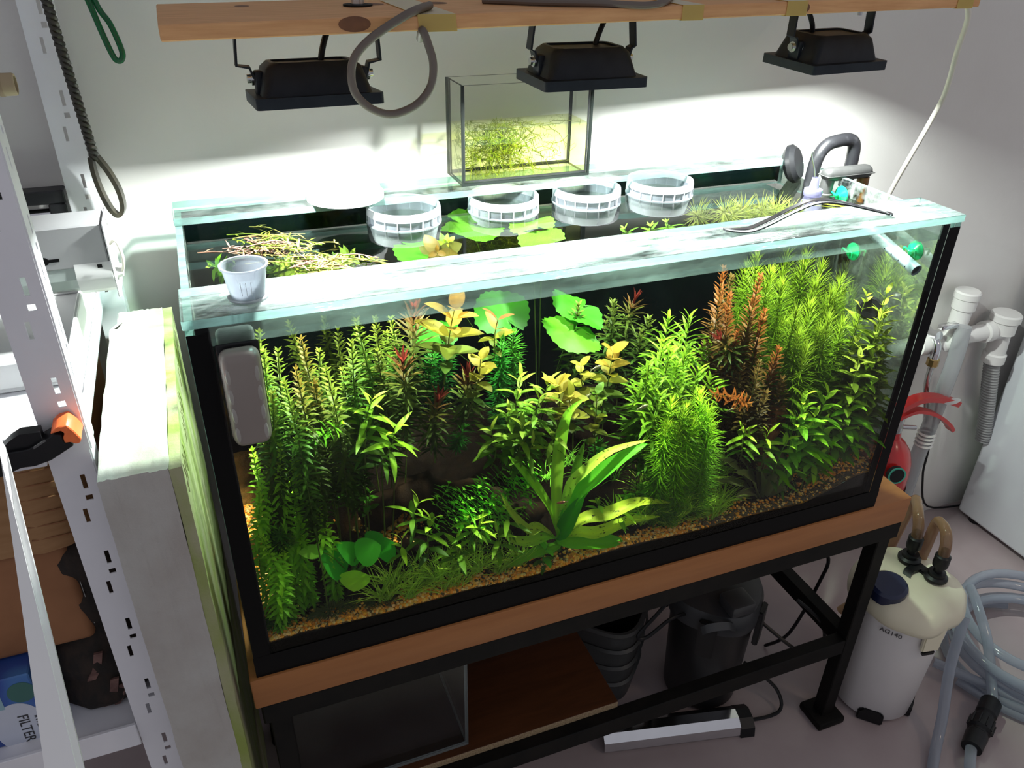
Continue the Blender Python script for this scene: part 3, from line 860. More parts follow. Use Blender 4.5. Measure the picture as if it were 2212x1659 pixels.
for tip in ((0.965, 0.2, 1.183), (1.05, 0.22, 1.169), (1.078, 0.2, 1.173), (1.008, 0.17, 1.139), (1.084, 0.17, 1.128), (1.109, 0.15, 1.114), (1.202, 0.2, 1.08), (1.242, 0.2, 1.064),
            (0.985, 0.18, 1.161), (1.111, 0.19, 1.149), (1.134, 0.16, 1.13), (1.046, 0.13, 1.109), (1.057, 0.09, 1.097), (1.155, 0.12, 1.068), (1.009, 0.15, 1.068), (1.005, 0.1, 1.073), (1.309, 0.22, 1.05), (1.008, 0.12, 1.105), (1.052, 0.1, 1.07), (1.103, 0.1, 1.076), (1.002, 0.2, 1.104), (1.289, 0.2, 1), (1.012, 0.08, 1.049), (0.986, 0.25, 1.143), (1.243, 0.3, 1.11), (1.129, 0.27, 1.096)):
    fluffy(LB, G, tip, (random.uniform(-.02, .01), 0.0), L=0.034, c1=(0.26, 0.46, 0.015), c2=(0.40, 0.55, 0.04), start=0.3)

# ---- red-brown bush
G = 'rusty red stems right of the middle'
LB = 'rusty red fine-leaved stem in the brown bush before the fluffy mass'
for k, tip in enumerate(((0.857, 0.15, 1.197), (0.864, 0.13, 1.154), (0.885, 0.12, 1.084), (0.929, 0.14, 1.177), (0.937, 0.12, 1.116), (0.967, 0.1, 1.047), (0.912, 0.08, 1.039), (0.892, 0.1, 1.023),
             (0.887, 0.16, 1.079), (0.972, 0.08, 0.994), (0.91, 0.12, 1.098), (0.923, 0.06, 0.986), (0.888, 0.07, 0.978), (0.916, 0.2, 1.153))):
    stem_plant('red_stem', LB, G, tip, None, (random.uniform(-.005, .02), 0.01), 0.0085, 5, 0.026, 0.005, 'lance', (0.03, 0.028, 0.008), (0.20, 0.10, 0.02) if k < 6 else (0.11, 0.085, 0.02),
               (0.42, 0.13, 0.03) if k < 6 else (0.22, 0.13, 0.03), (25, 62), 0.2, 0.3, 0.008, tipfrac=0.3)
stem_plant('red_stem', 'orange runner arching at the foot of the rusty bush', None, (0.886, 0.055, 0.973), base=(0.798, 0.06, 1.012), space=0.008, per=4, L=0.016, W=0.003, c0=RUST, c1=RUST, c2=(0.45, 0.2, 0.03), sway=0.01, shape='strap')

CK = 1.45
# ---- creeping small-leaved plants
G = 'small creeping stems left of the sword plant'
LB = 'small-leaved creeping green stem left of the sword plant'
for tip, bs in (((0.361, 0.08, 0.906), (0.333, 0.07, 0.881)), ((0.397, 0.08, 0.918), (0.365, 0.07, 0.882)), ((0.437, 0.1, 0.913), (0.396, 0.09, 0.888)), ((0.406, 0.06, 0.893), (0.377, 0.06, 0.862)), ((0.366, 0.05, 0.883), (0.338, 0.05, 0.847)),
            ((0.345, 0.07, 0.892), (0.322, 0.06, 0.873)), ((0.452, 0.08, 0.895), (0.422, 0.07, 0.856)), ((0.493, 0.12, 0.905), (0.445, 0.11, 0.88)), ((0.43, 0.05, 0.879), (0.406, 0.05, 0.847)), ((0.476, 0.06, 0.874), (0.447, 0.05, 0.845)),
            ((0.504, 0.09, 0.898), (0.463, 0.07, 0.875)), ((0.362, 0.06, 0.9), (0.335, 0.05, 0.872)), ((0.426, 0.06, 0.902), (0.39, 0.05, 0.876)), ((0.389, 0.07, 0.89), (0.353, 0.06, 0.864)), ((0.343, 0.1, 0.909), (0.316, 0.09, 0.88)), ((0.396, 0.045, 0.863), (0.376, 0.045, 0.83)), ((0.475, 0.1, 0.899), (0.43, 0.08, 0.871)), ((0.315, 0.06, 0.875), (0.296, 0.05, 0.86))):
    stem_plant('creeping_stem', LB, G, tip, bs, (0, 0), 0.0062, 4, 0.018, 0.0058, 'lance', BRIGHT, (0.17, 0.58, 0.03), (0.26, 0.60, 0.05), (10, 50), 0.2, 0.0, 0.004, seg=2, stem_r=0.0008)
G = 'small creeping stems right of the sword plant'
LB = 'tiny-leaved creeping stem between the sword plant and the fluffy plants'
for tip, bs in (((0.7, 0.06, 0.844), (0.686, 0.06, 0.806)), ((0.682, 0.07, 0.847), (0.666, 0.06, 0.817)), ((0.654, 0.06, 0.838), (0.648, 0.06, 0.803)), ((0.732, 0.06, 0.82), (0.714, 0.05, 0.795)), ((0.685, 0.045, 0.823), (0.669, 0.045, 0.796))):
    stem_plant('creeping_stem', LB, G, tip, bs, (0, 0), 0.0062, 4, 0.013, 0.0055, 'ovate', BRIGHT, (0.22, 0.55, 0.03), (0.36, 0.60, 0.05), (10, 50), 0.2, 0.0, 0.004, seg=2, stem_r=0.0008)
hygro('small bright rosette at the front foot of the sword plant', (0.492, 0.022, 0.793), (0.491, 0.024, 0.74), L=0.022, W=0.011, start=0.2, c1=(0.12, 0.45, 0.03), c2=(0.2, 0.55, 0.04), space=0.008)
hygro('small pale sprig under the right sword leaves', (0.594, 0.05, 0.839), (0.588, 0.05, 0.81), L=0.022, W=0.008, start=0.2)
hygro('slender sprig in front of the dark crypts', (0.934, 0.045, 0.909), (0.939, 0.05, 0.826), L=0.036, W=0.007, start=0.15, c1=LIME)
hygro('sprig with narrow leaves right of the dark crypts', (0.989, 0.04, 0.832), (0.998, 0.045, 0.759), L=0.032, W=0.006, start=0.2, c1=BRIGHT)
hygro('narrow bright star-shaped plant left of the sword plant', (0.377, 0.035, 0.867), (0.37, 0.04, 0.811), L=0.034, W=0.006, start=0.5, c1=LIME, per=3, space=0.008)

for lab_, tp_, bs_ in (('pale sprig between the grass tufts and the sword plant', (0.333, 0.035, 0.846), (0.333, 0.036, 0.796)),
        ('bright sprig rising left of the lowest left sword leaf', (0.404, 0.034, 0.84), (0.401, 0.034, 0.786)),
        ('green sprig right behind the round-leaved plant', (0.282, 0.06, 0.917), (0.276, 0.06, 0.867)),
        ('leafy sprig in front of the creeping stems', (0.357, 0.045, 0.875), (0.352, 0.045, 0.823)),
        ('bright sprig right of the star-shaped front plant', (0.424, 0.045, 0.875), (0.421, 0.045, 0.827)),
        ('lime sprig at the right foot of the sword plant', (0.64, 0.04, 0.823), (0.64, 0.04, 0.776)),
        ('narrow sprig before the right corner gravel', (1.048, 0.035, 0.836), (1.064, 0.04, 0.768)),
        ('yellowish sprig left of the orange-brown root', (0.88, 0.045, 0.926), (0.886, 0.05, 0.861))):
    hygro(lab_, tp_, bs_, L=0.034, W=0.007, start=0.1, c1=(0.30, 0.55, 0.03), c2=(0.42, 0.60, 0.05), space=0.0085)

# ---- sword plant
def blade(parent, pts, W, c0, c1, spot=False, name='leaf', wave=0.0, twist=0.0, shape='lance', up=(0, -0.30, 0.95)):
    P = smooth_path(pts, 5); n = len(P); fm = FM(); upv = Vector(up).normalized()
    for i, p in enumerate(P):
        t = i/(n-1); d = (P[min(i+1, n-1)]-P[max(i-1, 0)]).normalized()
        s = d.cross(upv)
        if s.length < 1e-4: s = Vector((1, 0, 0))
        s.normalize(); nn = s.cross(d)
        if twist: 
            q = Matrix.Rotation(twist*t, 3, d); s = q @ s; nn = q @ nn
        w = W/2*max(0.06, SHAPES[shape](max(0.001, min(0.999, (t-0.08)/0.92)))) if t > 0.08 else W*0.05
        wv = wave*math.sin(t*22)
        c = lerp3(c0, c1, t)
        for k in (-1, -.5, 0, .5, 1):
            fm.V.append(p+s*w*k+nn*(w*0.30*abs(k)**1.5+wv*k)); fm.C.append(lerp3(c, (c[0]*1.25, c[1]*1.15, c[2]), 1 if k == 0 else 0))
    for i in range(n-1):
        for k in range(4):
            a = i*5+k; fm.F.append((a, a+1, a+6, a+5))
    return fm.build(name, M['leaf_spot'] if spot else M['leaf'], parent)
sb = Vector((0.523, 0.05, 0.776))
sword = thing('sword_plant', 'large sword plant with long strap leaves in the front centre', 'plant', sb)
fm = FM(); add_stem(fm, [sb+Vector((0, 0, -0.03)), sb+Vector((0, 0, 0.006))], 0.009, OLIVE, MID, 8); fm.build('crown', M['leaf'], sword)
YG = (0.60, 0.78, 0.06); GR = (0.16, 0.70, 0.03); G2 = (0.28, 0.74, 0.04)
for pts, w, a, b, sp in (
    (((0.517, 0.055, 0.856), (0.519, 0.06, 0.944), (0.529, 0.055, 1.026), (0.554, 0.05, 1.056)), .022, (0.40, 0.66, 0.05), (0.22, 0.62, 0.03), False),
    (((0.537, 0.05, 0.879), (0.56, 0.045, 0.915), (0.606, 0.04, 0.95), (0.675, 0.036, 0.96)), .020, G2, (0.66, 0.70, 0.10), True),
    (((0.542, 0.045, 0.862), (0.582, 0.036, 0.907), (0.628, 0.03, 0.942), (0.667, 0.028, 0.959)), .030, GR, (0.14, 0.62, 0.04), False),
    (((0.507, 0.05, 0.838), (0.481, 0.045, 0.893), (0.451, 0.045, 0.943), (0.427, 0.05, 0.977)), .028, (0.34, 0.72, 0.03), (0.24, 0.60, 0.03), False),
    (((0.549, 0.06, 0.869), (0.562, 0.07, 0.917), (0.574, 0.075, 0.953)), .017, G2, (0.12, 0.30, 0.02), True),
    (((0.526, 0.04, 0.799), (0.541, 0.032, 0.847), (0.557, 0.03, 0.879)), .030, (0.05, 0.40, 0.02), (0.06, 0.42, 0.025), False),
    (((0.564, 0.04, 0.817), (0.605, 0.032, 0.822), (0.664, 0.028, 0.836), (0.732, 0.028, 0.816)), .027, YG, (0.62, 0.78, 0.05), True),
    (((0.553, 0.035, 0.795), (0.587, 0.028, 0.789), (0.649, 0.026, 0.8), (0.71, 0.026, 0.793)), .025, YG, (0.50, 0.72, 0.04), True),
    (((0.529, 0.035, 0.784), (0.569, 0.026, 0.779), (0.614, 0.024, 0.765), (0.639, 0.026, 0.761)), .040, (0.20, 0.70, 0.03), (0.16, 0.62, 0.03), False),
    (((0.482, 0.04, 0.823), (0.458, 0.034, 0.829), (0.428, 0.034, 0.873), (0.41, 0.036, 0.916)), .023, (0.48, 0.66, 0.06), (0.40, 0.56, 0.05), True),
    (((0.489, 0.035, 0.804), (0.457, 0.03, 0.806), (0.423, 0.028, 0.825), (0.417, 0.03, 0.842)), .022, (0.22, 0.64, 0.04), (0.48, 0.62, 0.06), True),
    (((0.509, 0.03, 0.781), (0.477, 0.026, 0.784), (0.439, 0.024, 0.776), (0.418, 0.024, 0.766)), .020, (0.16, 0.62, 0.03), (0.30, 0.66, 0.04), False),
    (((0.53, 0.05, 0.811), (0.551, 0.045, 0.854), (0.577, 0.04, 0.886)), .022, GR, GR, False)):
    blade(sword, [Vector(sb)+Vector((random.uniform(-.004, .004), 0, 0.004))]+[Vector(p) for p in pts], w, a, b, sp)

# ---- lily with floating and rising pads
lily = thing('water_lily', 'water lily with broad toothed green pads rising to the surface', 'plant', (0.60, 0.33, zsub(.6, .33)))
def pad(c, rx, ry, tilt, rz, col, seed):
    random.seed(seed); fm = FM(); n = 44
    MX = Matrix.Translation(c) @ Matrix.Rotation(tilt[0], 4, 'X') @ Matrix.Rotation(tilt[1], 4, 'Y') @ Matrix.Rotation(rz, 4, 'Z')
    fm.V.append(MX @ Vector((0, -0.15*ry, 0))); fm.C.append(tuple(k*1.2 for k in col))
    for ring, rr in ((1, .45), (2, .8), (3, 1.0)):
        for k in range(n):
            t = 2*PI*k/n
            notch = 1-0.55*math.exp(-((t-1.5*PI)/0.16)**2)
            r = rr*(notch if ring > 1 else 1)*(1+(0.035*(1 if k % 2 else -1) if ring == 3 else 0))
            zz = 0.10*rx*math.sin(3*t+seed)*rr**2
            fm.V.append(MX @ Vector((rx*r*math.cos(t), ry*r*math.sin(t), zz))); fm.C.append(vary(col, .06))
    for k in range(n): fm.F.append((0, 1+k, 1+(k+1) % n))
    for ring in range(2):
        for k in range(n):
            l = (k+1) % n; a = 1+ring*n
            fm.F.append((a+k, a+n+k, a+n+l, a+l))
    o = fm.build('pad', M['leaf'], lily)
    st = FM(); b = Vector(lily.location)
    add_stem(st, smooth_path([b, b.lerp(Vector(c), .5)+Vector((0.01, 0.02, 0)), Vector(c)-Vector((0, 0, 0.002))], 5), 0.0016, (0.05, 0.08, 0.02), (0.06, 0.12, 0.02))
    st.build('stalk', M['leaf'], o)
    random.seed(seed+100)
for i, (c, rx, ry, tilt, rz, col) in enumerate((
    ((0.6, 0.2, 1.092), .058, .036, (0.35, 0.03), 2.2, (0.07, 0.27, 0.012)),
    ((0.629, 0.24, 1.117), .058, .036, (0.25, 0.14), 1.9, (0.035, 0.19, 0.01)),
    ((0.479, 0.22, 1.143), .055, .045, (0.6, 0.2), .4, (0.03, 0.17, 0.01)),
    ((0.368, 0.24, 1.113), .045, .035, (0.3, 0.1), .4, (0.03, 0.17, 0.01)),
    ((0.562, 0.256, 1.25), .050, .040, (0.02, 0.02), 1.0, (0.06, 0.17, 0.015)),
    ((0.47, 0.344, 1.247), .055, .045, (0.02, 0.02), 2.6, (0.05, 0.15, 0.01)),
    ((0.361, 0.296, 1.24), .045, .04, (0.1, 0.05), 4.0, (0.04, 0.17, 0.01)),
    ((0.481, 0.402, 1.252), .04, .035, (0.02, 0.0), 3.0, (0.05, 0.15, 0.01)),
    ((0.569, 0.314, 1.254), .045, .03, (0.02, 0.0), .3, (0.07, 0.17, 0.015)))):
    pad(c, rx, ry, tilt, rz, col, 31+i)
random.seed(77)

# ---- anubias with round leaves
ab = Vector((0.164, 0.045, 0.813))
anu = thing('round_leaved_plant', 'low plant with heart-shaped glossy leaves at the left front glass', 'plant', ab)
fm = FM(); add_stem(fm, [ab+Vector((-.03, .01, -.012)), ab, ab+Vector((.03, .02, .004))], 0.005, (0.05, 0.06, 0.02), MID, 7); fm.build('rhizome', M['leaf'], anu)
def round_leaf(base, tip, W, c0, c1, up=(0, -0.45, 0.9), shape='spade', bend=0.12):
    base = Vector(base); tip = Vector(tip); d = tip-base; L = d.length; d.normalize()
    c0 = tuple(min(.92, q*2.4) for q in c0); c1 = tuple(min(.92, q*2.4) for q in c1); fm = FM(); add_leaf(fm, base, d, Vector(up).normalized(), L, W, bend, shape, c0, c1, 9, 0.14)  # leaf colours multiplied up to stand in for light missing at the bottom
    o = fm.build('leaf', M['leaf'], anu)
    st = FM(); add_stem(st, smooth_path([ab, ab.lerp(base, .6)+Vector((0, 0, 0.008)), base], 4), 0.0013, MID, MID); st.build('petiole', M['leaf'], o)
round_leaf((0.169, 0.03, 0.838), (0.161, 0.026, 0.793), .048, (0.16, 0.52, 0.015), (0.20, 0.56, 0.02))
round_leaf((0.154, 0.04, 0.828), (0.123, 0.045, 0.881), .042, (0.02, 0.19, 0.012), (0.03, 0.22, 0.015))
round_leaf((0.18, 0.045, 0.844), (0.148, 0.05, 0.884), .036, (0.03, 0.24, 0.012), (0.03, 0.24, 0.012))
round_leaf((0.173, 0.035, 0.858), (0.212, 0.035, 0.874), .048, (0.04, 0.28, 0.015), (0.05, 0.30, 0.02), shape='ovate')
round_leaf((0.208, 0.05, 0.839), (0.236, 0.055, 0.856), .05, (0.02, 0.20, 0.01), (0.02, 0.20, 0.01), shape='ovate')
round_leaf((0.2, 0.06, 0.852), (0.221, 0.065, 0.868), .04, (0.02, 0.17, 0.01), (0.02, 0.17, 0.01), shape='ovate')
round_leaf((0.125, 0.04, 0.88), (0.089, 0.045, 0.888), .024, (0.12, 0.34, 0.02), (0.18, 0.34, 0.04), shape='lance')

# ---- dark crypts
cb = Vector((0.961, 0.06, 0.73))
cr = thing('crypt_plant', 'dark olive plant with wavy leaves at the front right', 'plant', cb)
for (u, v, w) in (((0.844, 0.07, 0.863), 0, .022), ((0.874, 0.08, 0.875), 0, .022), ((0.915, 0.08, 0.876), 0, .020), ((0.956, 0.07, 0.867), 0, .022), ((0.991, 0.06, 0.844), 0, .022), ((1.017, 0.055, 0.831), 0, .020),
                ((0.843, 0.05, 0.819), 0, .020), ((0.873, 0.04, 0.839), 0, .024), ((0.915, 0.035, 0.843), 0, .024), ((0.969, 0.035, 0.808), 0, .022), ((0.876, 0.03, 0.787), 0, .020), ((1, 0.035, 0.766), 0, .018)):
    tp = Vector(u); md = cb.lerp(tp, .55)+Vector((0, -.006, .022))
    cc = vary((0.22, 0.25, 0.09), .3)
    blade(cr, [cb, md, tp], w*1.1, tuple(k*.7 for k in cc), cc, False, wave=0.0022)

# ---- grass tufts
def tuft(label, group, base, n=26, L=0.045, c0=(0.05, 0.12, 0.01), c1=(0.20, 0.30, 0.03), W=0.0014, spread=0.6):
    b = Vector(base); b.y = max(b.y, 0.022); t = thing('grass_tuft', label, 'plant', b, group); TIPS[t.name] = b.copy()
    fm = FM(); c1 = tuple(min(.9, q*3.2) for q in c1); c0 = tuple(q*2.6 for q in c0)  # blade colours raised in place of lamp light lost down here
    for i in range(n):
        a = random.uniform(0, 2*PI); e = random.uniform(0.35, 1.45)
        d = Vector((math.cos(a)*math.cos(e)*spread*1.5, math.sin(a)*math.cos(e)*spread, math.sin(e))).normalized()
        o = b+Vector((random.uniform(-.009, .009), random.uniform(-.006, .006), -0.004))
        c = vary(c1, .2)
        if o.y+d.y*L < 0.0135: d.y = abs(d.y)*.2
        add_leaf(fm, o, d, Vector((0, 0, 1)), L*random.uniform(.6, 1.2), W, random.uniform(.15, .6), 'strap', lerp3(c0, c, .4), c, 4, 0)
    for v in fm.V: v.y = max(v.y, 0.0125)
    fm.build('blades', M['leaf'], t, kind='stuff')
G = 'olive grass tufts at the front left of the sword plant'; LB = 'olive green grass tuft on the gravel between the round-leaved plant and the sword plant'
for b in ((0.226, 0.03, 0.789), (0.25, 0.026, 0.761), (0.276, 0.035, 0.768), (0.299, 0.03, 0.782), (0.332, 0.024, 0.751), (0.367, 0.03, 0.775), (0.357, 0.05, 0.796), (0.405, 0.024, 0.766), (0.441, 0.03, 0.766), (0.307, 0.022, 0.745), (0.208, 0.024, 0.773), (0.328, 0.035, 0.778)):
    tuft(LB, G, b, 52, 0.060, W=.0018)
G = 'green grass tufts at the right of the sword plant'; LB = 'green hairgrass tuft in the lawn right of the sword plant'
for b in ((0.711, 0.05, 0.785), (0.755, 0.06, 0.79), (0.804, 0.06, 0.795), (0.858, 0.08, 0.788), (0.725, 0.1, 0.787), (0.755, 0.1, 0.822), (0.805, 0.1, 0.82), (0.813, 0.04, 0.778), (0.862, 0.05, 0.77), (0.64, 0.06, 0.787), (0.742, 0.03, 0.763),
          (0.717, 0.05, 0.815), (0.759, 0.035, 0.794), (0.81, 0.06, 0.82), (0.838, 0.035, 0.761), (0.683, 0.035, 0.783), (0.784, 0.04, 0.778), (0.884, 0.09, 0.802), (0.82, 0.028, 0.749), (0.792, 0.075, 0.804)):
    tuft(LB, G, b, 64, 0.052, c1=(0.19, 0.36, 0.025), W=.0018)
G = 'dim grass tufts behind the sword plant'; LB = 'dim green grass tuft behind the sword plant leaves'
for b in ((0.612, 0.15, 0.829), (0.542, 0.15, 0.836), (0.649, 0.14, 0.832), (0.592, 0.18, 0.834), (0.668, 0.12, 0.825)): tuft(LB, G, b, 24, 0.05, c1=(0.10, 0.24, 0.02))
G = 'dark grass tufts near the right front corner'; LB = 'dark thin grass tuft between the crypts and the right corner gravel'
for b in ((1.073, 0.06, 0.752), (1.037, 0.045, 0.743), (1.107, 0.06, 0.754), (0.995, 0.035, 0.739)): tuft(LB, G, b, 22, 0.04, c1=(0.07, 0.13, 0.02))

# ---- moss cushions on the bottom
def moss(label, c, rx, ry, rz, col, n=500):
    c = Vector(c); t = thing('moss_cushion', label, 'moss', c); fm = FM()
    for i in range(n):
        a = random.uniform(0, 2*PI); e = math.asin(random.uniform(0, 1)); r = random.uniform(.55, 1)
        d = Vector((math.cos(a)*math.cos(e)*rx, math.sin(a)*math.cos(e)*ry, math.sin(e)*rz))
        o = c+d*r*.8; o.y = max(o.y, .016)
        dd = (d.normalized()+Vector((random.uniform(-1, 1), random.uniform(-1, 1), random.uniform(-.6, 1)))*.8).normalized()
        if o.y+dd.y*.01 < .013: dd.y = abs(dd.y)
        cc = vary(col, .3)
        add_leaf(fm, o, dd, Vector((0, 0, 1)), random.uniform(.006, .013), .0012, .2, 'needle', lerp3(cc, (0, 0, 0), .3), cc)
    fm.build('fronds', M['leaf'], t, kind='stuff')
moss('dark green moss cushion in the lower left corner of the tank', (0.043, 0.03, 0.771), .028, .015, .014, (0.07, 0.26, 0.03), 700)
moss('brownish moss patch in front of the round-leaved plant', (0.128, 0.03, 0.765), .05, .015, .012, (0.12, 0.16, 0.04), 700)
moss('olive moss patch below the heart-shaped leaf', (0.201, 0.03, 0.759), .03, .012, .010, (0.14, 0.20, 0.04), 400)
moss('pale green moss puff beside the left front stems', (0.074, 0.035, 0.916), .016, .012, .018, (0.25, 0.5, 0.06), 400)
moss('reddish-brown moss on the root at the right', (0.974, 0.08, 0.894), .022, .02, .03, (0.16, 0.06, 0.02), 500)
moss('dark moss below the rusty bush', (0.866, 0.09, 0.901), .03, .025, .03, (0.07, 0.055, 0.015), 600)

# ---- driftwood
M['drift'] = pm('waterlogged_wood', (0.016, 0.008, 0.0035), 0.9, col2=(0.007, 0.004, 0.002), vscale=40, bump=0.6, bscale=90, spec=.05)
M['drift2'] = pm('orange_wood', (0.22, 0.085, 0.03), 0.8, col2=(0.10, 0.035, 0.012), vscale=50, bump=0.6, bscale=120, spec=.1)
def wood(label, pts, r, mat):
    bm = NB(); tube(bm, pts, r, 10, 6, rfun=lambda t: (0.55+0.7*math.sin(PI*(.15+.7*t)))*(1+.18*math.sin(t*17)+.1*math.sin(t*41)))
    for v in bm.verts: v.co += Vector((random.uniform(-1, 1), random.uniform(-1, 1), random.uniform(-1, 1)))*r*.12
    o = finish(bm, 'driftwood', mat, angle=60); tag(o, label, 'driftwood')
wood('dark sunken driftwood in the gap left of the middle', [(0.22, .20, .79), (0.29, .19, .83), (0.36, .17, .825), (0.46, .15, .80)], .028, M['drift'])
wood('second dark driftwood lying behind the grass tufts', [(0.33, .13, .78), (0.42, .11, .80), (0.52, .12, .79)], .02, M['drift'])
wood('orange-brown root standing before the right bush', [(0.952, 0.07, 0.809), (0.964, 0.08, 0.864), (0.977, 0.085, 0.905), (0.994, 0.09, 0.933)], .013, M['drift2'])

CK = 0.55
# ---- stems floating under the front left surface
fl_ = thing('floating_plant', 'tangle of pale pinkish trimmed stems floating at the water surface', 'plant', (0.14, 0.25, 1.262))
fm = FM()
for i in range(60):
    big = i < 40
    x = random.gauss(.125, .032) if big else random.gauss(.205, .03); y = random.gauss(.315, .03) if big else random.gauss(.225, .022)
    a = random.gauss(-.35, .5) if big else random.gauss(-.25, .35); L = random.uniform(.04, .10); ca, sa = math.cos(a), math.sin(a)
    z = 1.263+random.uniform(-.004, .008)*(1 if big else .6)
    pk = random.random()
    c = (0.20, 0.12, 0.09) if pk < .4 else ((0.22, 0.19, 0.05) if pk < .75 else (0.11, 0.16, 0.02))
    P = smooth_path([Vector((x-ca*L/2, y-sa*L/2, z)), Vector((x, y+random.uniform(-.008, .008), z+random.uniform(0, .005))), Vector((x+ca*L/2, y+sa*L/2, z-.002))], 4)
    add_stem(fm, P, .0011, vary(c, .2), vary(c, .2), 4)
    for k in range(random.randint(5, 12)):
        p, d = path_at(P, random.uniform(.1, .99)); an = random.uniform(0, 2*PI)
        dd = (d*.7+Vector((math.cos(an), math.sin(an), random.uniform(-.1, .5)))).normalized()
        cc = vary(c, .3); add_leaf(fm, p, dd, Vector((0, 0, 1)), random.uniform(.009, .02), .0032, .2, 'lance', cc, cc, 2)
fm.build('tangle', M['leaf'], fl_, kind='stuff')
stem_plant('bacopa_stem', 'bright stem tip breaking the surface behind the clear cup', None, (0.041, 0.293, 1.255), base=(0.068, 0.325, 1.22), space=.008, per=4, L=.018, W=.005, c0=MID, c1=BRIGHT, c2=LIME, start=0)
G = 'stem tips at the surface between the cup and the rings'; LB = 'green leafy stem tip just under the surface right of the clear cup'
for tip, bs in (((0.159, 0.246, 1.25), (0.146, 0.348, 1.2)), ((0.196, 0.262, 1.25), (0.184, 0.355, 1.2)), ((0.214, 0.246, 1.25), (0.209, 0.326, 1.2)), ((0.149, 0.278, 1.25), (0.134, 0.372, 1.2)), ((0.252, 0.297, 1.245), (0.245, 0.356, 1.2))):
    stem_plant('bacopa_stem', LB, G, tip, bs, space=.007, per=5, L=.02, W=.0048, c0=MID, c1=(.2, .30, .03), c2=(.30, .42, .04), start=0)
stem_plant('ludwigia_stem', 'orange leaf rosette at the surface left of the first lily pads', None, (0.375, 0.236, 1.256), (0.392, 0.296, 1.22), (0, 0), .012, 3, .032, .017, 'ovate', OLIVE, (.30, .17, .015), (.32, .18, .02), (5, 30), .2, .2, .002, single=True)
stem_plant('hygrophila_stem', 'light green leaf rosette at the surface above the orange leaves', None, (0.4, 0.265, 1.258), (0.416, 0.321, 1.22), (0, 0), .010, 3, .02, .008, 'lance', MID, LIME, LIME, (5, 40), .2, .2, .002, single=True)
G = 'pale needle tips at the surface near the filter pipes'; LB = 'pale fluffy needle tip floating at the surface beside the curved tweezers'
for tip in ((0.923, 0.267, 1.257), (0.961, 0.265, 1.258), (0.993, 0.252, 1.257), (1.024, 0.253, 1.257), (0.938, 0.258, 1.252), (1.039, 0.23, 1.252), (0.877, 0.285, 1.25)):
    p = Vector(tip); stem_plant('needle_stem', LB, G, p, p+Vector((.03, .01, -.02)), (0, 0), .005, 14, .028, .0011, 'needle', (.3, .4, .06), (.46, .52, .12), (.5, .55, .16), (10, 60), .1, 0, .002)
G = 'star tips at the surface before the front brace'; LB = 'green star-shaped stem tip at the surface right of the lily pads'
for tip in ((0.794, 0.244, 1.255), (0.765, 0.249, 1.25), (0.716, 0.252, 1.25)):
    p = Vector(tip); stem_plant('grassleaf_stem', LB, G, p, p+Vector((.01, .0, -.03)), (0, 0), .007, 5, .026, .004, 'strap', MID, (.2, .38, .04), (.3, .48, .06), (5, 50), .15, .2, .002)

# ---- little fish
M['fish'] = pm('fish_scales', (0.30, 0.30, 0.16), 0.25, col2=(0.18, 0.14, 0.06), vscale=120, metal=0.3)
M['fin'] = plastic_clear('fish_fin', (0.5, 0.45, 0.3), 0.6)
M['eye'] = pm('fish_eye', (0.01, 0.01, 0.01), 0.2)
M['fish_red'] = pm('reddish_fish_scales', (0.40, 0.12, 0.05), 0.25, col2=(0.25, 0.08, 0.04), vscale=120, metal=0.2)
def fish(label, p, ang, L=0.026, pitch=0.0, mat='fish'):
    p = clampv(p); t = thing('fish', label, 'fish', p, 'small fish swimming in the aquarium')
    MX = Matrix.Translation(p) @ Matrix.Rotation(ang, 4, 'Z') @ Matrix.Rotation(pitch, 4, 'Y')
    bm = NB()
    prof = [(0.0, .5), (.07, .42), (.12, .28), (.14, .1), (.12, -.08), (.07, -.25), (.035, -.34), (.0, -.36)]
    lathe(bm, [(r*L, x*L) for r, x in prof], (0, 0, 0), (1, 0, 0), 12)
    for v in bm.verts: v.co.y *= .5
    place(bm, MX); finish(bm, 'body', M[mat], t, angle=80)
    for nm, pts in (('tail_fin', ((-.33, 0, .02), (-.52, 0, .13), (-.46, 0, 0), (-.52, 0, -.13), (-.33, 0, -.02))), ('dorsal_fin', ((.05, 0, .12), (-.06, 0, .24), (-.12, 0, .09))), ('anal_fin', ((.0, 0, -.12), (-.14, 0, -.2), (-.16, 0, -.07)))):
        bm = NB(); prism(bm, [(a*L, -.004*L, c*L) for a, b, c in pts], (0, .008*L, 0)); place(bm, MX); finish(bm, nm, M['fin'], t, smooth=False)
    bm = NB()
    for s in (-1, 1): lathe(bm, [(0, -.02*L), (.02*L, 0), (0, .02*L)], (.36*L, s*.035*L, .025*L), n=8)
    place(bm, MX); finish(bm, 'eye', M['eye'], t)
fish('small silvery fish beside the orange heart-leaved stem', (0.599, 0.1, 1.078), 0.3)
fish('small grey fish below the yellow-tipped stem', (0.581, 0.09, 1.032), 0.5)
fish('small fish in front of the grass-leaved bush', (0.664, 0.05, 1.018), 0.2)
fish('tiny reddish fish among the sword leaves', (0.517, 0.03, 0.875), 3.0, .02, mat='fish_red')
fish('silver fish beside the orange-brown root', (0.9, 0.06, 0.937), 0.3, .024)
fish('small fish by the rusty bush', (0.853, 0.06, 0.967), 0.1, .02)

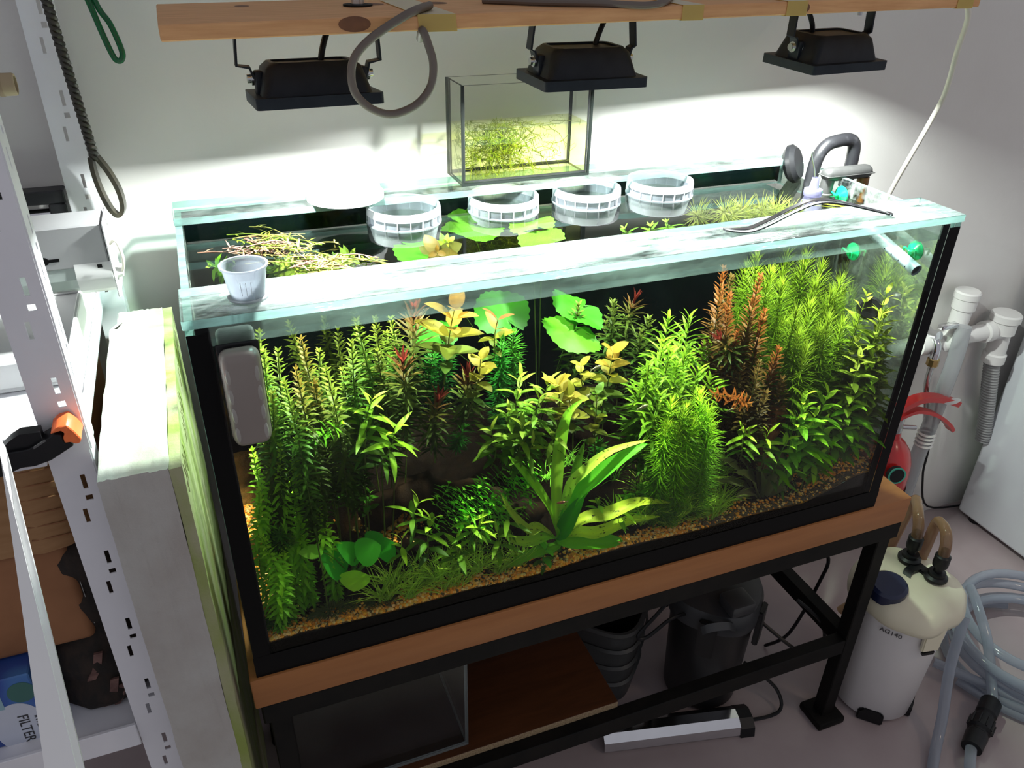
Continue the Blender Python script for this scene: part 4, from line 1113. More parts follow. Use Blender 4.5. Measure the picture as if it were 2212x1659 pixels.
# ---- gravel
def gravel_mat():
    m, nt, out = nodes_of('gravel_ground')
    at_ = N(nt, 'Attribute', attribute_name='Col'); b = N(nt, 'BsdfPrincipled'); b.inputs['Roughness'].default_value = .9; b.inputs['Specular IOR Level'].default_value = 0.0
    nt.links.new(at_.outputs['Color'], b.inputs['Base Color'])
    f, _ = noise_fac(nt, 260, 3, .6, 0, 1); bp = N(nt, 'Bump', inp={'Strength': .7, 'Distance': .003}); nt.links.new(f, bp.inputs['Height']); nt.links.new(bp.outputs[0], b.inputs['Normal'])
    nt.links.new(b.outputs[0], out.inputs[0]); return m
M['gravel'] = gravel_mat()
fm = FM(); nx, ny = 150, 56
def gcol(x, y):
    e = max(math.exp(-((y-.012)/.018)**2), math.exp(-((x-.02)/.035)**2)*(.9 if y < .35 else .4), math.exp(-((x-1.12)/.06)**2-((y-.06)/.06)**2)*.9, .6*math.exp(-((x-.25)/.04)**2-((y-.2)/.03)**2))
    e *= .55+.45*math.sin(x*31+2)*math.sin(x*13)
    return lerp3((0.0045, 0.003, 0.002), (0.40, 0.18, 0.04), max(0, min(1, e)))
for j in range(ny+1):
    for i in range(nx+1):
        x = .0115+(1.177)*i/nx; y = .0115+.4395*j/ny
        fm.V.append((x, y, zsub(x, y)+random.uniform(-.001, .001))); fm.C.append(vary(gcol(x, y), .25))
for j in range(ny):
    for i in range(nx):
        a = j*(nx+1)+i; fm.F.append((a, a+1, a+nx+2, a+nx+1))
b0 = len(fm.V)
for i in range(nx+1):
    x = .0115+1.177*i/nx; fm.V += [(x, .0115, .714), (x, .0115, zsub(x, .0115)-.002)]; fm.C += [(.004, .003, .002)]*2
for i in range(nx): fm.F.append((b0+2*i+1, b0+2*i, b0+2*i+2, b0+2*i+3))
ico = [(0, 0, 1), (.89, 0, .45), (.28, .85, .45), (-.72, .53, .45), (-.72, -.53, .45), (.28, -.85, .45), (.72, .53, -.45), (-.28, .85, -.45), (-.89, 0, -.45), (-.28, -.85, -.45), (.72, -.53, -.45), (0, 0, -1)]
icf = [(0, 1, 2), (0, 2, 3), (0, 3, 4), (0, 4, 5), (0, 5, 1), (1, 6, 2), (2, 7, 3), (3, 8, 4), (4, 9, 5), (5, 10, 1), (6, 7, 2), (7, 8, 3), (8, 9, 4), (9, 10, 5), (10, 6, 1), (6, 11, 7), (7, 11, 8), (8, 11, 9), (9, 11, 10), (10, 11, 6)]
def pebble(x, y, r, c, front=False):
    b = len(fm.V); sx, sy, sz = (random.uniform(.75, 1.3) for _ in range(3)); a = random.uniform(0, 6.3); ca, sa = math.cos(a), math.sin(a)
    z = zsub(x, y)+r*random.uniform(-.2, .5)
    y = max(y, .0125+r*.8)
    for p in ico:
        X, Y, Z = p[0]*sx, p[1]*sy, p[2]*sz*.8
        yy = y+(X*sa+Y*ca)*r
        fm.V.append((x+(X*ca-Y*sa)*r, max(.0118, yy), z+Z*r)); fm.C.append(c)
    for f in icf: fm.F.append(tuple(b+k for k in f))
PC = ((.95, .42, .05), (.92, .36, .04), (.95, .50, .09), (.80, .27, .03), (.85, .55, .20), (.14, .09, .04))
for i in range(7500):
    q = random.random()
    if q < .55: x = random.uniform(.015, 1.185); y = .013+abs(random.gauss(0, .012))
    elif q < .78: x = .015+abs(random.gauss(0, .03)); y = random.uniform(.013, .30)
    elif q < .95: x = random.gauss(1.12, .04); y = random.gauss(.06, .04)
    else: x = random.gauss(.26, .03); y = random.gauss(.19, .02)
    if not (.015 < x < 1.185 and .012 < y < .44): continue
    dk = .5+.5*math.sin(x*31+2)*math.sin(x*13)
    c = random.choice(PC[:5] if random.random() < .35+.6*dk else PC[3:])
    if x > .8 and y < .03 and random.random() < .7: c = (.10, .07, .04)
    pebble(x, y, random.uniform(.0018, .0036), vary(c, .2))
g = fm.build('gravel', M['gravel'], smooth=False)
tag(g, 'orange and dark gravel bed on the aquarium bottom', 'gravel', kind='stuff')

# ---- labels by place inside each clump
from bpy_extras.object_utils import world_to_camera_view
ORD = ['first', 'second', 'third', 'fourth', 'fifth', 'sixth', 'seventh', 'eighth', 'ninth', 'tenth', 'eleventh', 'twelfth', 'thirteenth', 'fourteenth', 'fifteenth', 'sixteenth',
       'seventeenth', 'eighteenth', 'nineteenth', 'twentieth']+['twenty-'+k for k in ('first', 'second', 'third', 'fourth', 'fifth', 'sixth', 'seventh', 'eighth', 'ninth')]
bpy.context.view_layer.update()
SHORT = {
 'tall fine-leaved olive stems behind the magnetic scraper': 'tall olive fine-leaved stem beside the magnetic scraper',
 'bright whorled stems at the left front glass': 'bright whorled stem at the left front glass',
 'yellow-green stems in the middle of the tank': 'yellow-green leafy stem left of the sword plant top',
 'broad yellow-green stems by the right side pane': 'yellow-green broad-leaved stem by the right pane',
 'bright lance-leaved plants low at the right': 'bright lance-leaved plant low before the right corner',
 'bright grass-leaved stems right of the lily pads': 'bright narrow-leaved stem right of the lily pads',
 'dim narrow-leaved stems before the rear pane': 'dim narrow-leaved stem near the rear pane',
 'small fluffy needle-leaved plants in the middle right': 'small fluffy needle plant right of the sword plant',
 'tall fluffy needle-leaved plants at the right rear': 'tall fluffy needle stem before the filter pipes',
 'rusty red stems right of the middle': 'rusty red stem in the brown bush',
 'small creeping stems left of the sword plant': 'small-leaved creeping stem left of the sword plant',
 'small creeping stems right of the sword plant': 'tiny-leaved creeping stem right of the sword plant',
 'olive grass tufts at the front left of the sword plant': 'olive grass tuft at the front, left of the sword plant',
 'green grass tufts at the right of the sword plant': 'green hairgrass tuft right of the sword plant',
 'dim grass tufts behind the sword plant': 'dim grass tuft behind the sword plant',
 'dark grass tufts near the right front corner': 'dark grass tuft right of the dark crypts',
 'stem tips at the surface between the cup and the rings': 'leafy stem tip under the surface right of the cup',
 'pale needle tips at the surface near the filter pipes': 'pale needle tip floating beside the tweezers',
 'star tips at the surface before the front brace': 'star-shaped stem tip at the surface before the brace'}
for g_, s_ in SHORT.items():
    mem = [o for o in scene.objects if o.get('group') == g_]
    mem.sort(key=lambda o: world_to_camera_view(scene, cam, TIPS[o.name]).x)
    for k, o in enumerate(mem): o['label'] = s_+', '+ORD[k]+' from the left'

# ================================================================ things in and on the big aquarium
M['milky'] = plastic_clear('milky_plastic', (0.56, 0.57, 0.60), 0.40)
M['milky2'] = plastic_clear('thin_milky_plastic', (0.38, 0.41, 0.46), 0.74)
M['white_plastic'] = pm('white_plastic', (0.72, 0.72, 0.72), 0.35, col2=(0.68, 0.68, 0.68))
M['cream'] = pm('cream_plastic', (0.72, 0.68, 0.52), 0.32, col2=(0.68, 0.63, 0.47), vscale=4)
M['grey_pipe'] = pm('grey_pipe', (0.026, 0.026, 0.026), 0.5, col2=(0.040, 0.040, 0.039), vscale=40)
M['dark_pipe'] = pm('dark_pipe', (0.012, 0.012, 0.014), 0.35, col2=(0.03, 0.03, 0.034), vscale=60, lo=.55, hi=.75)
M['spraybar'] = pm('blue_grey_pipe', (0.30, 0.36, 0.42), 0.45, col2=(0.24, 0.30, 0.36), vscale=60)
M['green_rubber'] = plastic_clear('green_rubber', (0.01, 0.55, 0.22), 0.15)
M['amber'] = pm('amber_pipe', (0.16, 0.055, 0.012), 0.3, col2=(0.28, 0.12, 0.02), vscale=40)
M['violet'] = plastic_clear('violet_clear_plastic', (0.34, 0.33, 0.50), 0.55)
M['clearp'] = plastic_clear('clear_plastic', (0.72, 0.78, 0.80), 0.78, 0.1)

# four floating rings cut from plastic tubs
def ring(label, c, r=0.064):
    c = Vector((c[0], c[1], 1.262)); t = thing('floating_ring', label, 'tub', c, 'plastic tub rings floating along the rear brace')
    bm = NB()
    zt = 0.027
    lathe(bm, [(r*.90, zt), (r*.965, zt+.0005), (r*.98, zt-.003), (r*.985, zt-.012), (r*.93, zt-.0125), (r*.92, zt-.003), (r*.90, zt-.002)], c, n=56, closed=True)
    finish(bm, 'rim', M['milky'], t)
    bm = NB()
    lathe(bm, [(r*.925, zt-.0125), (r*.925, -.006), (r*.84, -.030), (r*.825, -.030), (r*.91, -.006), (r*.91, zt-.0125)], c, n=56, closed=True)
    finish(bm, 'wall', M['milky2'], t)
    bm = NB()
    lathe(bm, [(r*.925, .002), (r*1.0, .001), (r*1.0, -.001), (r*.925, -.001)], c, n=56, closed=True)
    col_ = finish(bm, 'collar', M['milky2'], t)
    for k in range(18):
        a = 2*PI*k/18+.1
        bm = NB(); box(bm, (r*.925, -.0006, -.001), (r*.99, .0006, zt-.0125)); bmesh.ops.transform(bm, matrix=Matrix.Translation(c) @ Matrix.Rotation(a, 4, 'Z'), verts=bm.verts)
        finish(bm, 'rib', M['milky'], col_, smooth=False)
ring('white tub ring floating left of the small moss tank', (0.361, 0.384, 1.287))
ring('white tub ring floating in front of the small moss tank', (0.542, 0.384, 1.287))
ring('white tub ring floating right below the moss tank corner', (0.705, 0.384, 1.291))
ring('white tub ring floating nearest the filter pipes', (0.859, 0.384, 1.291))
bx = Vector((.268, .405, 1.3055)); t = thing('plastic_tub', 'bright white tub upside down on the rear brace', 'tub', bx)
bm = NB(); lathe(bm, [(0, .046), (.050, .046), (.054, .043), (.060, .008), (.064, .008), (.064, 0), (.057, 0), (.051, .041), (0, .041)], bx, n=56); finish(bm, 'wall', M['white_plastic'], t)
# clear dosing cup
cx = Vector((.078, .045, 1.3055)); t = thing('dosing_cup', 'small clear plastic dosing cup standing on the front brace', 'cup', cx)
bm = NB(); lathe(bm, [(0, .002), (.0205, .002), (.0265, .039), (.029, .040), (.0292, .0425), (.026, .0425), (.0195, .0035), (0, .0035)], cx, n=44); finish(bm, 'cup_wall', M['milky2'], t)
bm = NB(); lathe(bm, [(0.0195, 0), (.0245, 0), (.0245, .002), (.0195, .0025)], cx, n=44, closed=True); finish(bm, 'foot_rim', M['milky'], t)
for k in range(3):
    bm = NB(); a = -1.9+k*.25; p = cx+Vector((math.cos(a)*.0225, math.sin(a)*.0225, .01)); q = cx+Vector((math.cos(a)*.0252, math.sin(a)*.0252, .028)); tube(bm, [p, q], .0005, 6, 0); finish(bm, 'mark', M['milky'], t)
# curved tweezers
t = thing('curved_tweezers', 'curved steel aquascaping tweezers lying on the front brace', 'tool', (.93, .045, 1.3055))
tw = [(.766, .043, 1.3135), (.790, .041, 1.3085), (.815, .04, 1.3075), (.850, .045, 1.313), (.895, .052, 1.324), (.935, .056, 1.332), (.965, .055, 1.332), (1.00, .05, 1.326), (1.04, .04, 1.3165), (1.075, .03, 1.3085)]
bm = NB(); strap(bm, tw, (.0, .0075, .0), .0022, 5); finish(bm, 'arm', M['dark_pipe'], t)
bm = NB(); strap(bm, [Vector(p)+Vector((0, .0085, .003*math.sin(i*.34))) for i, p in enumerate(tw)], (.0, .0075, 0), .0022, 5); finish(bm, 'arm', M['chrome'], t)
bm = NB(); box(bm, (1.07, .027, 1.3065), (1.078, .041, 1.311), .001, 1); finish(bm, 'joint', M['chrome'], t)
# magnetic scraper
M['taupe'] = pm('taupe_plastic', (0.26, 0.225, 0.20), 0.35, col2=(0.24, 0.205, 0.185), vscale=5)
M['taupe2'] = pm('light_grip', (0.36, 0.34, 0.31), 0.25)
t = thing('magnetic_scraper', 'taupe magnetic algae scraper held on the left end of the front pane', 'scraper', (.054, 0, 1.20))
bm = NB(); box(bm, (.0305, -.034, 1.137), (.0785, -.004, 1.268), .012, 4)
for v in bm.verts:
    k = max(0, (-v.co.y-.012)/.022); v.co.x = .0545+(v.co.x-.0545)*(1-.10*k)
outer = finish(bm, 'handle', M['taupe'], t)
bm = NB(); box(bm, (.0295, -.006, 1.136), (.0795, -.0014, 1.270), .008, 3); finish(bm, 'felt_pad', M['black_plastic'], t)
for s in (-1, 1):
    for k in range(4):
        z = 1.158+k*.027
        bm = NB(); lathe(bm, [(0, .0022), (.7, .0016), (1, -.001)], (0, 0, 0), (0, -1, 0), n=18)
        for v in bm.verts: v.co = Vector((.0545+s*.0158+v.co.x*.0042, -.0318+v.co.y*.8, z+v.co.z*.0125))
        finish(bm, 'grip_dimple', M['taupe2'], outer)
bm = NB(); box(bm, (.032, .0125, 1.145), (.077, .030, 1.278), .007, 3); o = finish(bm, 'inner_magnet', M['white_plastic'], t); o['label'] = 'pale inner half behind the glass'

# filter outlet over the right pane
def pipe(bm, pts, r, n=18, sub=5): tube(bm, pts, r, n, sub)
t = thing('filter_outlet', 'dark U-shaped filter outlet pipe hooked over the right pane', 'pipe', (1.19, .335, 1.29))
Y = .335
bm = NB(); pipe(bm, [(1.172, Y, 1.20), (1.173, Y, 1.27), (1.178, Y, 1.315), (1.195, Y, 1.338), (1.222, Y, 1.345), (1.248, Y, 1.345), (1.262, Y, 1.335), (1.266, Y, 1.312), (1.266, Y, 1.27), (1.268, Y, 1.10), (1.285, Y, .95), (1.33, Y, .80), (1.35, .30, .55)], .0125); finish(bm, 'tube', M['dark_pipe'], t)
bm = NB(); lathe(bm, [(.0128, 0), (.016, .002), (.016, .012), (.0128, .014)], (1.266, Y, 1.25), n=20, closed=True); finish(bm, 'collar', M['dark_pipe'], t)
bm = NB(); lathe(bm, [(0, -.012), (.030, -.012), (.038, -.004), (.038, .004), (.030, .012), (0, .012)], (1.165, .385, 1.292), (.55, -.75, .35), n=36); o = finish(bm, 'round_housing', M['black_plastic'], t)
t = thing('filter_intake', 'grey angled filter intake pipe in front of the dark outlet', 'pipe', (1.19, .285, 1.29))
Y = .285
bm = NB(); pipe(bm, [(1.165, Y, 1.0), (1.166, Y, 1.20), (1.168, Y, 1.26), (1.170, Y, 1.288)], .0125); finish(bm, 'riser', M['grey_pipe'], t)
bm = NB(); box(bm, (1.156, Y-.0145, 1.284), (1.268, Y+.0145, 1.309), .0115, 4); el = finish(bm, 'elbow', M['grey_pipe'], t)
bm = NB(); box(bm, (1.155, Y-.0153, 1.2945), (1.269, Y+.0153, 1.2965), .0009, 1); finish(bm, 'seam_lip', M['grey_pipe'], el)
bm = NB(); lathe(bm, [(.0127, 0), (.0165, .002), (.0165, .011), (.0127, .013)], (1.167, Y, 1.250), n=20, closed=True); finish(bm, 'collar', M['grey_pipe'], t)
bm = NB(); pipe(bm, [(1.256, Y, 1.285), (1.257, Y, 1.24), (1.258, Y, 1.10), (1.30, Y, .90), (1.35, .26, .55)], .0115); finish(bm, 'hose', M['amber'], t)
# skimmer
sk = Vector((1.118, .262, 1.262)); t = thing('surface_skimmer', 'clear violet skimmer funnel at the water surface by the pipes', 'skimmer', sk)
bm = NB(); lathe(bm, [(.006, .040), (.008, .028), (.010, .014), (.020, -.010), (.0225, -.022), (.021, -.022), (.0185, -.010), (.0085, .013), (.0065, .028), (.005, .040)], sk, n=32); finish(bm, 'funnel', M['violet'], t)
bm = NB(); lathe(bm, [(.009, .020), (.0165, .018), (.0175, .012), (.0165, .006), (.0095, .008)], sk, n=32, closed=True); finish(bm, 'neck_ring', M['violet'], t)
bm = NB(); tube(bm, [sk+Vector((0, 0, .03)), sk+Vector((-.002, .004, .05)), sk+Vector((-.008, .008, .07)), sk+Vector((-.012, .010, .082)), sk+Vector((-.009, .010, .086)), sk+Vector((-.006, .010, .078))], .0016, 8); finish(bm, 'hook', M['steel'], t)
bm = NB(); strap(bm, [sk+Vector((-.022, -.004, -.002)), sk+Vector((-.030, -.004, -.016)), sk+Vector((-.026, -.006, -.028)), sk+Vector((-.014, -.008, -.014))], (0, .006, 0), .002, 4); finish(bm, 'clip', M['black_plastic'], t)
# spray bar and suction cups
t = thing('spray_bar', 'perforated blue-grey spray bar under water along the right pane', 'pipe', (1.166, .09, 1.21))
a = Vector((1.166, .165, 1.236)); b = Vector((1.166, .030, 1.200)); d = (b-a).normalized()
bm = NB(); lathe(bm, [(.0105, 0), (.0105, (b-a).length), (.0085, (b-a).length), (.0085, 0)], a, d, 26, closed=True); tb = finish(bm, 'bar', M['spraybar'], t)
for k in range(7):
    p = a+d*(.012+.018*k)+Vector((-.0093, -.0035, -.0028)); bm = NB(); lathe(bm, [(0, .0009), (.0023, .0006), (.0023, 0)], p, (-.88, -.34, -.25), 10); finish(bm, 'hole', M['silicone'], tb)
bm = NB(); lathe(bm, [(0, 0), (.0084, .0001)], b-d*.003, d, 20); finish(bm, 'end_plug', M['silicone'], tb)
def suction(label, p, axis, clip=True):
    p = Vector(p); t = thing('suction_cup', label, 'suction cup', p, 'green suction cups inside the tank')
    bm = NB(); lathe(bm, [(0, 0), (.017, 0), (.0165, .0015), (.009, .005), (.005, .007), (.005, .012), (0, .012)], p, axis, 26); finish(bm, 'cup', M['green_rubber'], t)
    bm = NB(); q = p+Vector(axis).normalized()*.013; tube(bm, [q+Vector((0, .013, -.006)), q+Vector((-.002, .012, .004)), q, q+Vector((-.002, -.012, .004)), q+Vector((0, -.013, -.006))], .002, 8); finish(bm, 'clip', M['green_rubber'], t)
suction('green suction cup clipped to the spray bar', (1.1885, .062, 1.222), (-1, 0, 0))
suction('green suction cup lower on the right pane behind the spray bar', (1.1885, .20, 1.170), (-1, 0, 0))
suction('green suction cup beside the grey intake riser', (1.1885, .262, 1.262), (-1, 0, 0))
bm = NB(); lathe(bm, [(0, -.010), (.018, -.010), (.022, -.004), (.022, .004), (.018, .010), (0, .010)], (1.158, .10, 1.10), (-.6, -.7, .3), 26)
t = finish(bm, 'circulation_pump', M['black_plastic']); tag(t, 'small round black pump low on the right pane behind leaves', 'pump')
fm = FM(); add_leaf(fm, Vector((1.10, .235, 1.264)), Vector((.72, -.69, 0)).normalized(), Vector((0, 0, 1)), .10, .006, .02, 'strap', (.45, .50, .02), (.5, .5, .03), 5)
o = fm.build('floating_leaf', M['leaf']); tag(o, 'long yellow leaf floating below the grey intake pipe', 'leaf')
fm = FM(); add_leaf(fm, Vector((.045, .155, 1.2635)), Vector((.8, .5, 0)).normalized(), Vector((0, 0, 1)), .02, .010, .05, 'ovate', (.75, .75, .72), (.8, .8, .78), 5)
o = fm.build('floating_petal', M['leaf']); tag(o, 'small white petal floating behind the clear cup', 'petal')

# ================================================================ small glass tank with moss on the rear brace
M['pane2'] = glass('small_pane', (0.985, 0.992, 0.975), 0.03)
M['edge2'] = pm('dark_cut_edge', (0.008, 0.010, 0.009), 0.35, spec=.2)
M['w2'] = glass('yellowish_water', (0.985, 0.99, 0.74), 0.0)
M['w2top'] = glass('yellowish_water_surface', (0.97, 0.985, 0.82), 0.03, film=.0)
X0, X1, Y0, Y1, Z0, Z1 = .471, .714, .398, .486, 1.3055, 1.472
st = thing('small_tank', 'small rectangular glass tank standing on the rear brace', 'tank', ((X0+X1)/2, (Y0+Y1)/2, Z0))
P2 = [M['pane2'], M['edge2']]
pane('front_pane', (X0, Y0, Z0), (X1, Y0+.004, Z1), P2, st)
pane('rear_pane', (X0, Y1-.004, Z0), (X1, Y1, Z1), P2, st)
pane('left_pane', (X0, Y0+.0042, Z0), (X0+.004, Y1-.0042, Z1), P2, st)
pane('right_pane', (X1-.004, Y0+.0042, Z0), (X1, Y1-.0042, Z1), P2, st)
pane('bottom_pane', (X0+.0042, Y0+.0042, Z0+.0005), (X1-.0042, Y1-.0042, Z0+.0045), P2, st)
M['seam'] = pm('grey_seam', (0.015, 0.015, 0.017), 0.5, spec=.2)
for x in (X0+.0042, X1-.0068):
    for y in (Y0+.0042, Y1-.0068):
        bm = NB(); box(bm, (x, y, Z0+.0046), (x+.0026, y+.0026, Z1-.001)); finish(bm, 'silicone_seam', M['seam'], st, smooth=False)
for y in (Y0+.0042, Y1-.0072):
    bm = NB(); box(bm, (X0+.005, y, Z0+.0046), (X1-.005, y+.003, Z0+.0076)); finish(bm, 'silicone_seam', M['seam'], st, smooth=False)
bm = NB(); box(bm, (X0-.0003, Y0-.0004, Z0), (X0+.0035, Y0-.0001, Z1)); finish(bm, 'corner_edge', M['edge2'], st, smooth=False)
bm = NB(); box(bm, (X1-.0035, Y0-.0004, Z0), (X1+.0003, Y0-.0001, Z1)); finish(bm, 'corner_edge', M['edge2'], st, smooth=False)
bm = NB(); box(bm, (X0, Y0-.0005, Z0), (X1, Y0-.0001, Z0+.004)); finish(bm, 'corner_edge', M['edge2'], st, smooth=False)
WZ = 1.398
bm = NB(); fs = box(bm, (X0+.0043, Y0+.0043, Z0+.005), (X1-.0043, Y1-.0043, WZ))
for f in fs: f.material_index = 1 if f.normal.z > .5 else 0
o = finish(bm, 'water', [M['w2'], M['w2top']], smooth=False); tag(o, 'yellowish water in the small tank on the rear brace', 'water', kind='stuff')
mo = thing('java_moss', 'tangled yellow-green moss inside the small tank', 'moss', (.55, .44, 1.355))
random.seed(5); fm = FM()
def inside(p): return Vector((min(X1-.008, max(X0+.008, p.x)), min(Y1-.008, max(Y0+.008, p.y)), min(WZ-.001, max(Z0+.008, p.z))))
for i in range(420):
    dense = i < 150
    p = Vector((random.gauss(.553, .022 if dense else .042), random.gauss(.442, .014), random.gauss(1.360, .015 if dense else .026)))
    an = random.uniform(0, 6.3); el = random.uniform(-1, 1)
    d = Vector((math.cos(an)*math.cos(el), .4*math.sin(an)*math.cos(el), math.sin(el)))
    pts = [inside(p)]
    for k in range(random.randint(3, 7)):
        d = (d+Vector((random.uniform(-.6, .6), random.uniform(-.3, .3), random.uniform(-.6, .6)))).normalized()
        p = p+d*.009; pts.append(inside(p))
    c = vary((0.20, 0.28, 0.01) if dense else (0.16, 0.19, 0.012), .3)
    add_stem(fm, pts, .00055 if dense else .0007, c, c, 3)
    for q in pts[1:]:
        for s in range(2):
            dd = Vector((random.uniform(-1, 1), random.uniform(-.5, .5), random.uniform(-1, 1))).normalized()
            add_leaf(fm, q, dd, Vector((0, 0, 1)), .0065, .0008, .1, 'needle', c, c)
for i in range(26):
    p = Vector((random.gauss(.655, .02), .44, random.gauss(1.345, .018))); pts = [inside(p)]
    d = Vector((random.uniform(-1, 1), 0, random.uniform(-.5, 1))).normalized()
    for k in range(4):
        d = (d+Vector((random.uniform(-.8, .8), random.uniform(-.3, .3), random.uniform(-.8, .8)))).normalized(); p = p+d*.006; pts.append(inside(p))
    add_stem(fm, pts, .0005, (.14, .17, .015), (.14, .17, .015), 3)
for i in range(160):
    p = Vector((random.uniform(X0+.02, X1-.01), random.uniform(Y0+.01, Y1-.01), WZ+.0005)); d = Vector((random.uniform(-1, 1), random.uniform(-1, 1), .05)).normalized()
    add_leaf(fm, p, d, Vector((0, 0, 1)), .008, .0008, .1, 'needle', (.16, .18, .06), (.2, .2, .08))
fm.build('strands', M['leaf'], mo, kind='stuff'); random.seed(9)

# ================================================================ fittings on the lamp board
M['tape'] = plastic_clear('yellow_masking_tape', (0.85, 0.68, 0.22), 0.25, .5)
def tape(label, x0, x1, skew=0.0):
    z = bz(x0); bm = NB(); e = .0009
    pts = [(x0, .34, BT+z+e), (x0+skew*.5, BY0-e, BT+z+e), (x0+skew, BY0-e*1.2, BB+z-e), (x0+skew, .22, BB+z-e)]
    strap(bm, [Vector(p)+Vector(((x1-x0)/2, 0, 0)) for p in pts], (x1-x0, 0, 0), .0006)
    o = finish(bm, 'masking_tape', M['tape'], smooth=False); tag(o, label, 'tape', 'yellow tape strips on the lamp board')
tape('wide yellow tape on the board where the cable loop ends', .332, .382, .004)
tape('yellow tape on the board between the middle and right lamps', .717, .752)
tape('yellow tape on the board just left of the right floodlight', .895, .932)
tape('yellow tape holding the white cable at the board end', 1.228, 1.262)
M['grey_cable'] = pm('grey_brown_cable', (0.15, 0.12, 0.10), 0.5)
M['white_cable'] = pm('white_cable', (0.72, 0.68, 0.60), 0.45)
bm = NB(); tube(bm, [(.365, .20, 1.611), (.332, .15, 1.6105), (0.308, 0.139, 1.602), (0.272, 0.137, 1.582), (0.25, 0.136, 1.562), (0.243, 0.135, 1.541), (0.247, 0.135, 1.518), (0.266, 0.135, 1.499), (0.293, 0.135, 1.491), (0.325, 0.136, 1.501), (0.345, 0.138, 1.522), (0.35, 0.14, 1.548), (0.345, 0.142, 1.571), (0.339, 0.147, 1.588), (.345, .18, 1.574)], .0052, 12)
o = finish(bm, 'cable', M['grey_cable']); tag(o, 'grey-brown cable hanging in a loop before the first floodlight', 'cable')
bm = NB(); tube(bm, [(.46, .26, 1.611), (.53, .20, 1.612), (.60, .160, 1.613), (.655, .1475, 1.611), (.69, .155, 1.614), (.74, .22, 1.6155)], .0048, 10)
o = finish(bm, 'cable', M['grey_cable']); tag(o, 'dark cable lying on top of the board above the middle lamp', 'cable')
bm = NB(); tube(bm, [(1.19, .26, 1.621), (1.24, .22, 1.621), (1.2835, .205, 1.615), (1.327, 0.21, 1.581), (1.348, 0.23, 1.518), (1.381, 0.26, 1.44), (1.397, 0.29, 1.38), (1.414, 0.33, 1.303), (1.44, 0.38, 1.216), (1.46, .42, 1.12), (1.47, .44, .9), (1.48, .47, .5)], .0048, 12)
o = finish(bm, 'cable', M['white_cable']); tag(o, 'white cable hanging down from the right end of the board', 'cable')
p = Vector((.288, .285, BT+bz(.288))); t = thing('hanging_rod', 'threaded hanging rod with a dark washer holding up the board', 'rod', p)
bm = NB(); lathe(bm, [(0, 0), (.020, 0), (.020, .002), (.008, .003), (0, .003)], p+Vector((0, 0, .0002)), n=28); finish(bm, 'washer', M['black_metal'], t)
bm = NB(); cyl(bm, p+Vector((0, 0, .003)), p+Vector((0, 0, 1.0)), .009); finish(bm, 'rod', M['steel'], t)
p = Vector((1.16, .285, BT+bz(1.16))); t = thing('hanging_rod', 'threaded hanging rod near the right floodlight, poking through the board', 'rod', p)
bm = NB(); lathe(bm, [(0, 0), (.020, 0), (.020, .002), (.008, .003), (0, .003)], p+Vector((0, 0, .0002)), n=28); finish(bm, 'washer', M['black_metal'], t)
bm = NB(); cyl(bm, p+Vector((0, 0, .003)), p+Vector((0, 0, 1.0)), .009); cyl(bm, p+Vector((0, 0, -.040)), p+Vector((0, 0, -.0185)), .004, n=12); finish(bm, 'rod', M['steel'], t)

# ================================================================ left side: shelf rack and the things on it
def holed(bm, origin, U, Vv, w, h, holes, t):
    """flat strip w x h in directions U,Vv with rectangular holes, thickness t"""
    us = sorted(set([0, w]+[a for (a, b, c, d) in holes for a in (a, b)])); vs = sorted(set([0, h]+[q for (a, b, c, d) in holes for q in (c, d)]))
    o = Vector(origin); U = Vector(U); Vv = Vector(Vv); nn = U.cross(Vv).normalized()
    vv = {}
    def gv(i, j, k):
        if (i, j, k) not in vv: vv[(i, j, k)] = bm.verts.new(o+U*us[i]+Vv*vs[j]+nn*(t if k else 0))
        return vv[(i, j, k)]
    solid = {}
    for i in range(len(us)-1):
        for j in range(len(vs)-1):
            cu = (us[i]+us[i+1])/2; cv = (vs[j]+vs[j+1])/2
            solid[(i, j)] = not any(a < cu < b and c < cv < d for (a, b, c, d) in holes)
    for (i, j), s in solid.items():
        if not s: continue
        bm.faces.new((gv(i, j, 1), gv(i+1, j, 1), gv(i+1, j+1, 1), gv(i, j+1, 1)))
        bm.faces.new((gv(i, j+1, 0), gv(i+1, j+1, 0), gv(i+1, j, 0), gv(i, j, 0)))
        for (di, dj, A, B) in ((-1, 0, (i, j), (i, j+1)), (1, 0, (i+1, j+1), (i+1, j)), (0, -1, (i+1, j), (i, j)), (0, 1, (i, j+1), (i+1, j+1))):
            if not solid.get((i+di, j+dj), False):
                bm.faces.new((gv(*A, 0), gv(*B, 0), gv(*B, 1), gv(*A, 1)))
def slots(h, w, step=.125, start=.03):
    H = []; z = start
    while z < h-.06:
        H += [(w*.42, w*.53, z, z+.022), (w*.58, w*.76, z+.034, z+.042), (w*.60, w*.72, z+.052, z+.074)]
        z += step
    return H
rack = thing('shelf_rack', 'white slotted steel shelf rack at the left edge', 'shelf', (-.40, .26, 0))
def post(z0, z1, x1, y, front=True, w=.047):
    bm = NB(); h = z1-z0
    holed(bm, (x1-w, y, z0), (1, 0, 0), (0, 0, 1), w, h, slots(h, w), .0018)
    holed(bm, (x1, y, z0), (0, 1, 0), (0, 0, 1), .038, h, slots(h, .038, .125, .09), .0018)
    finish(bm, 'post', M['white_metal'], rack, smooth=False)
post(1.1395, 2.3, -.1345, .0295)
post(0.0, 1.139, -.1365, .031)
post(0.0, 2.3, -.108, .492, w=.042)
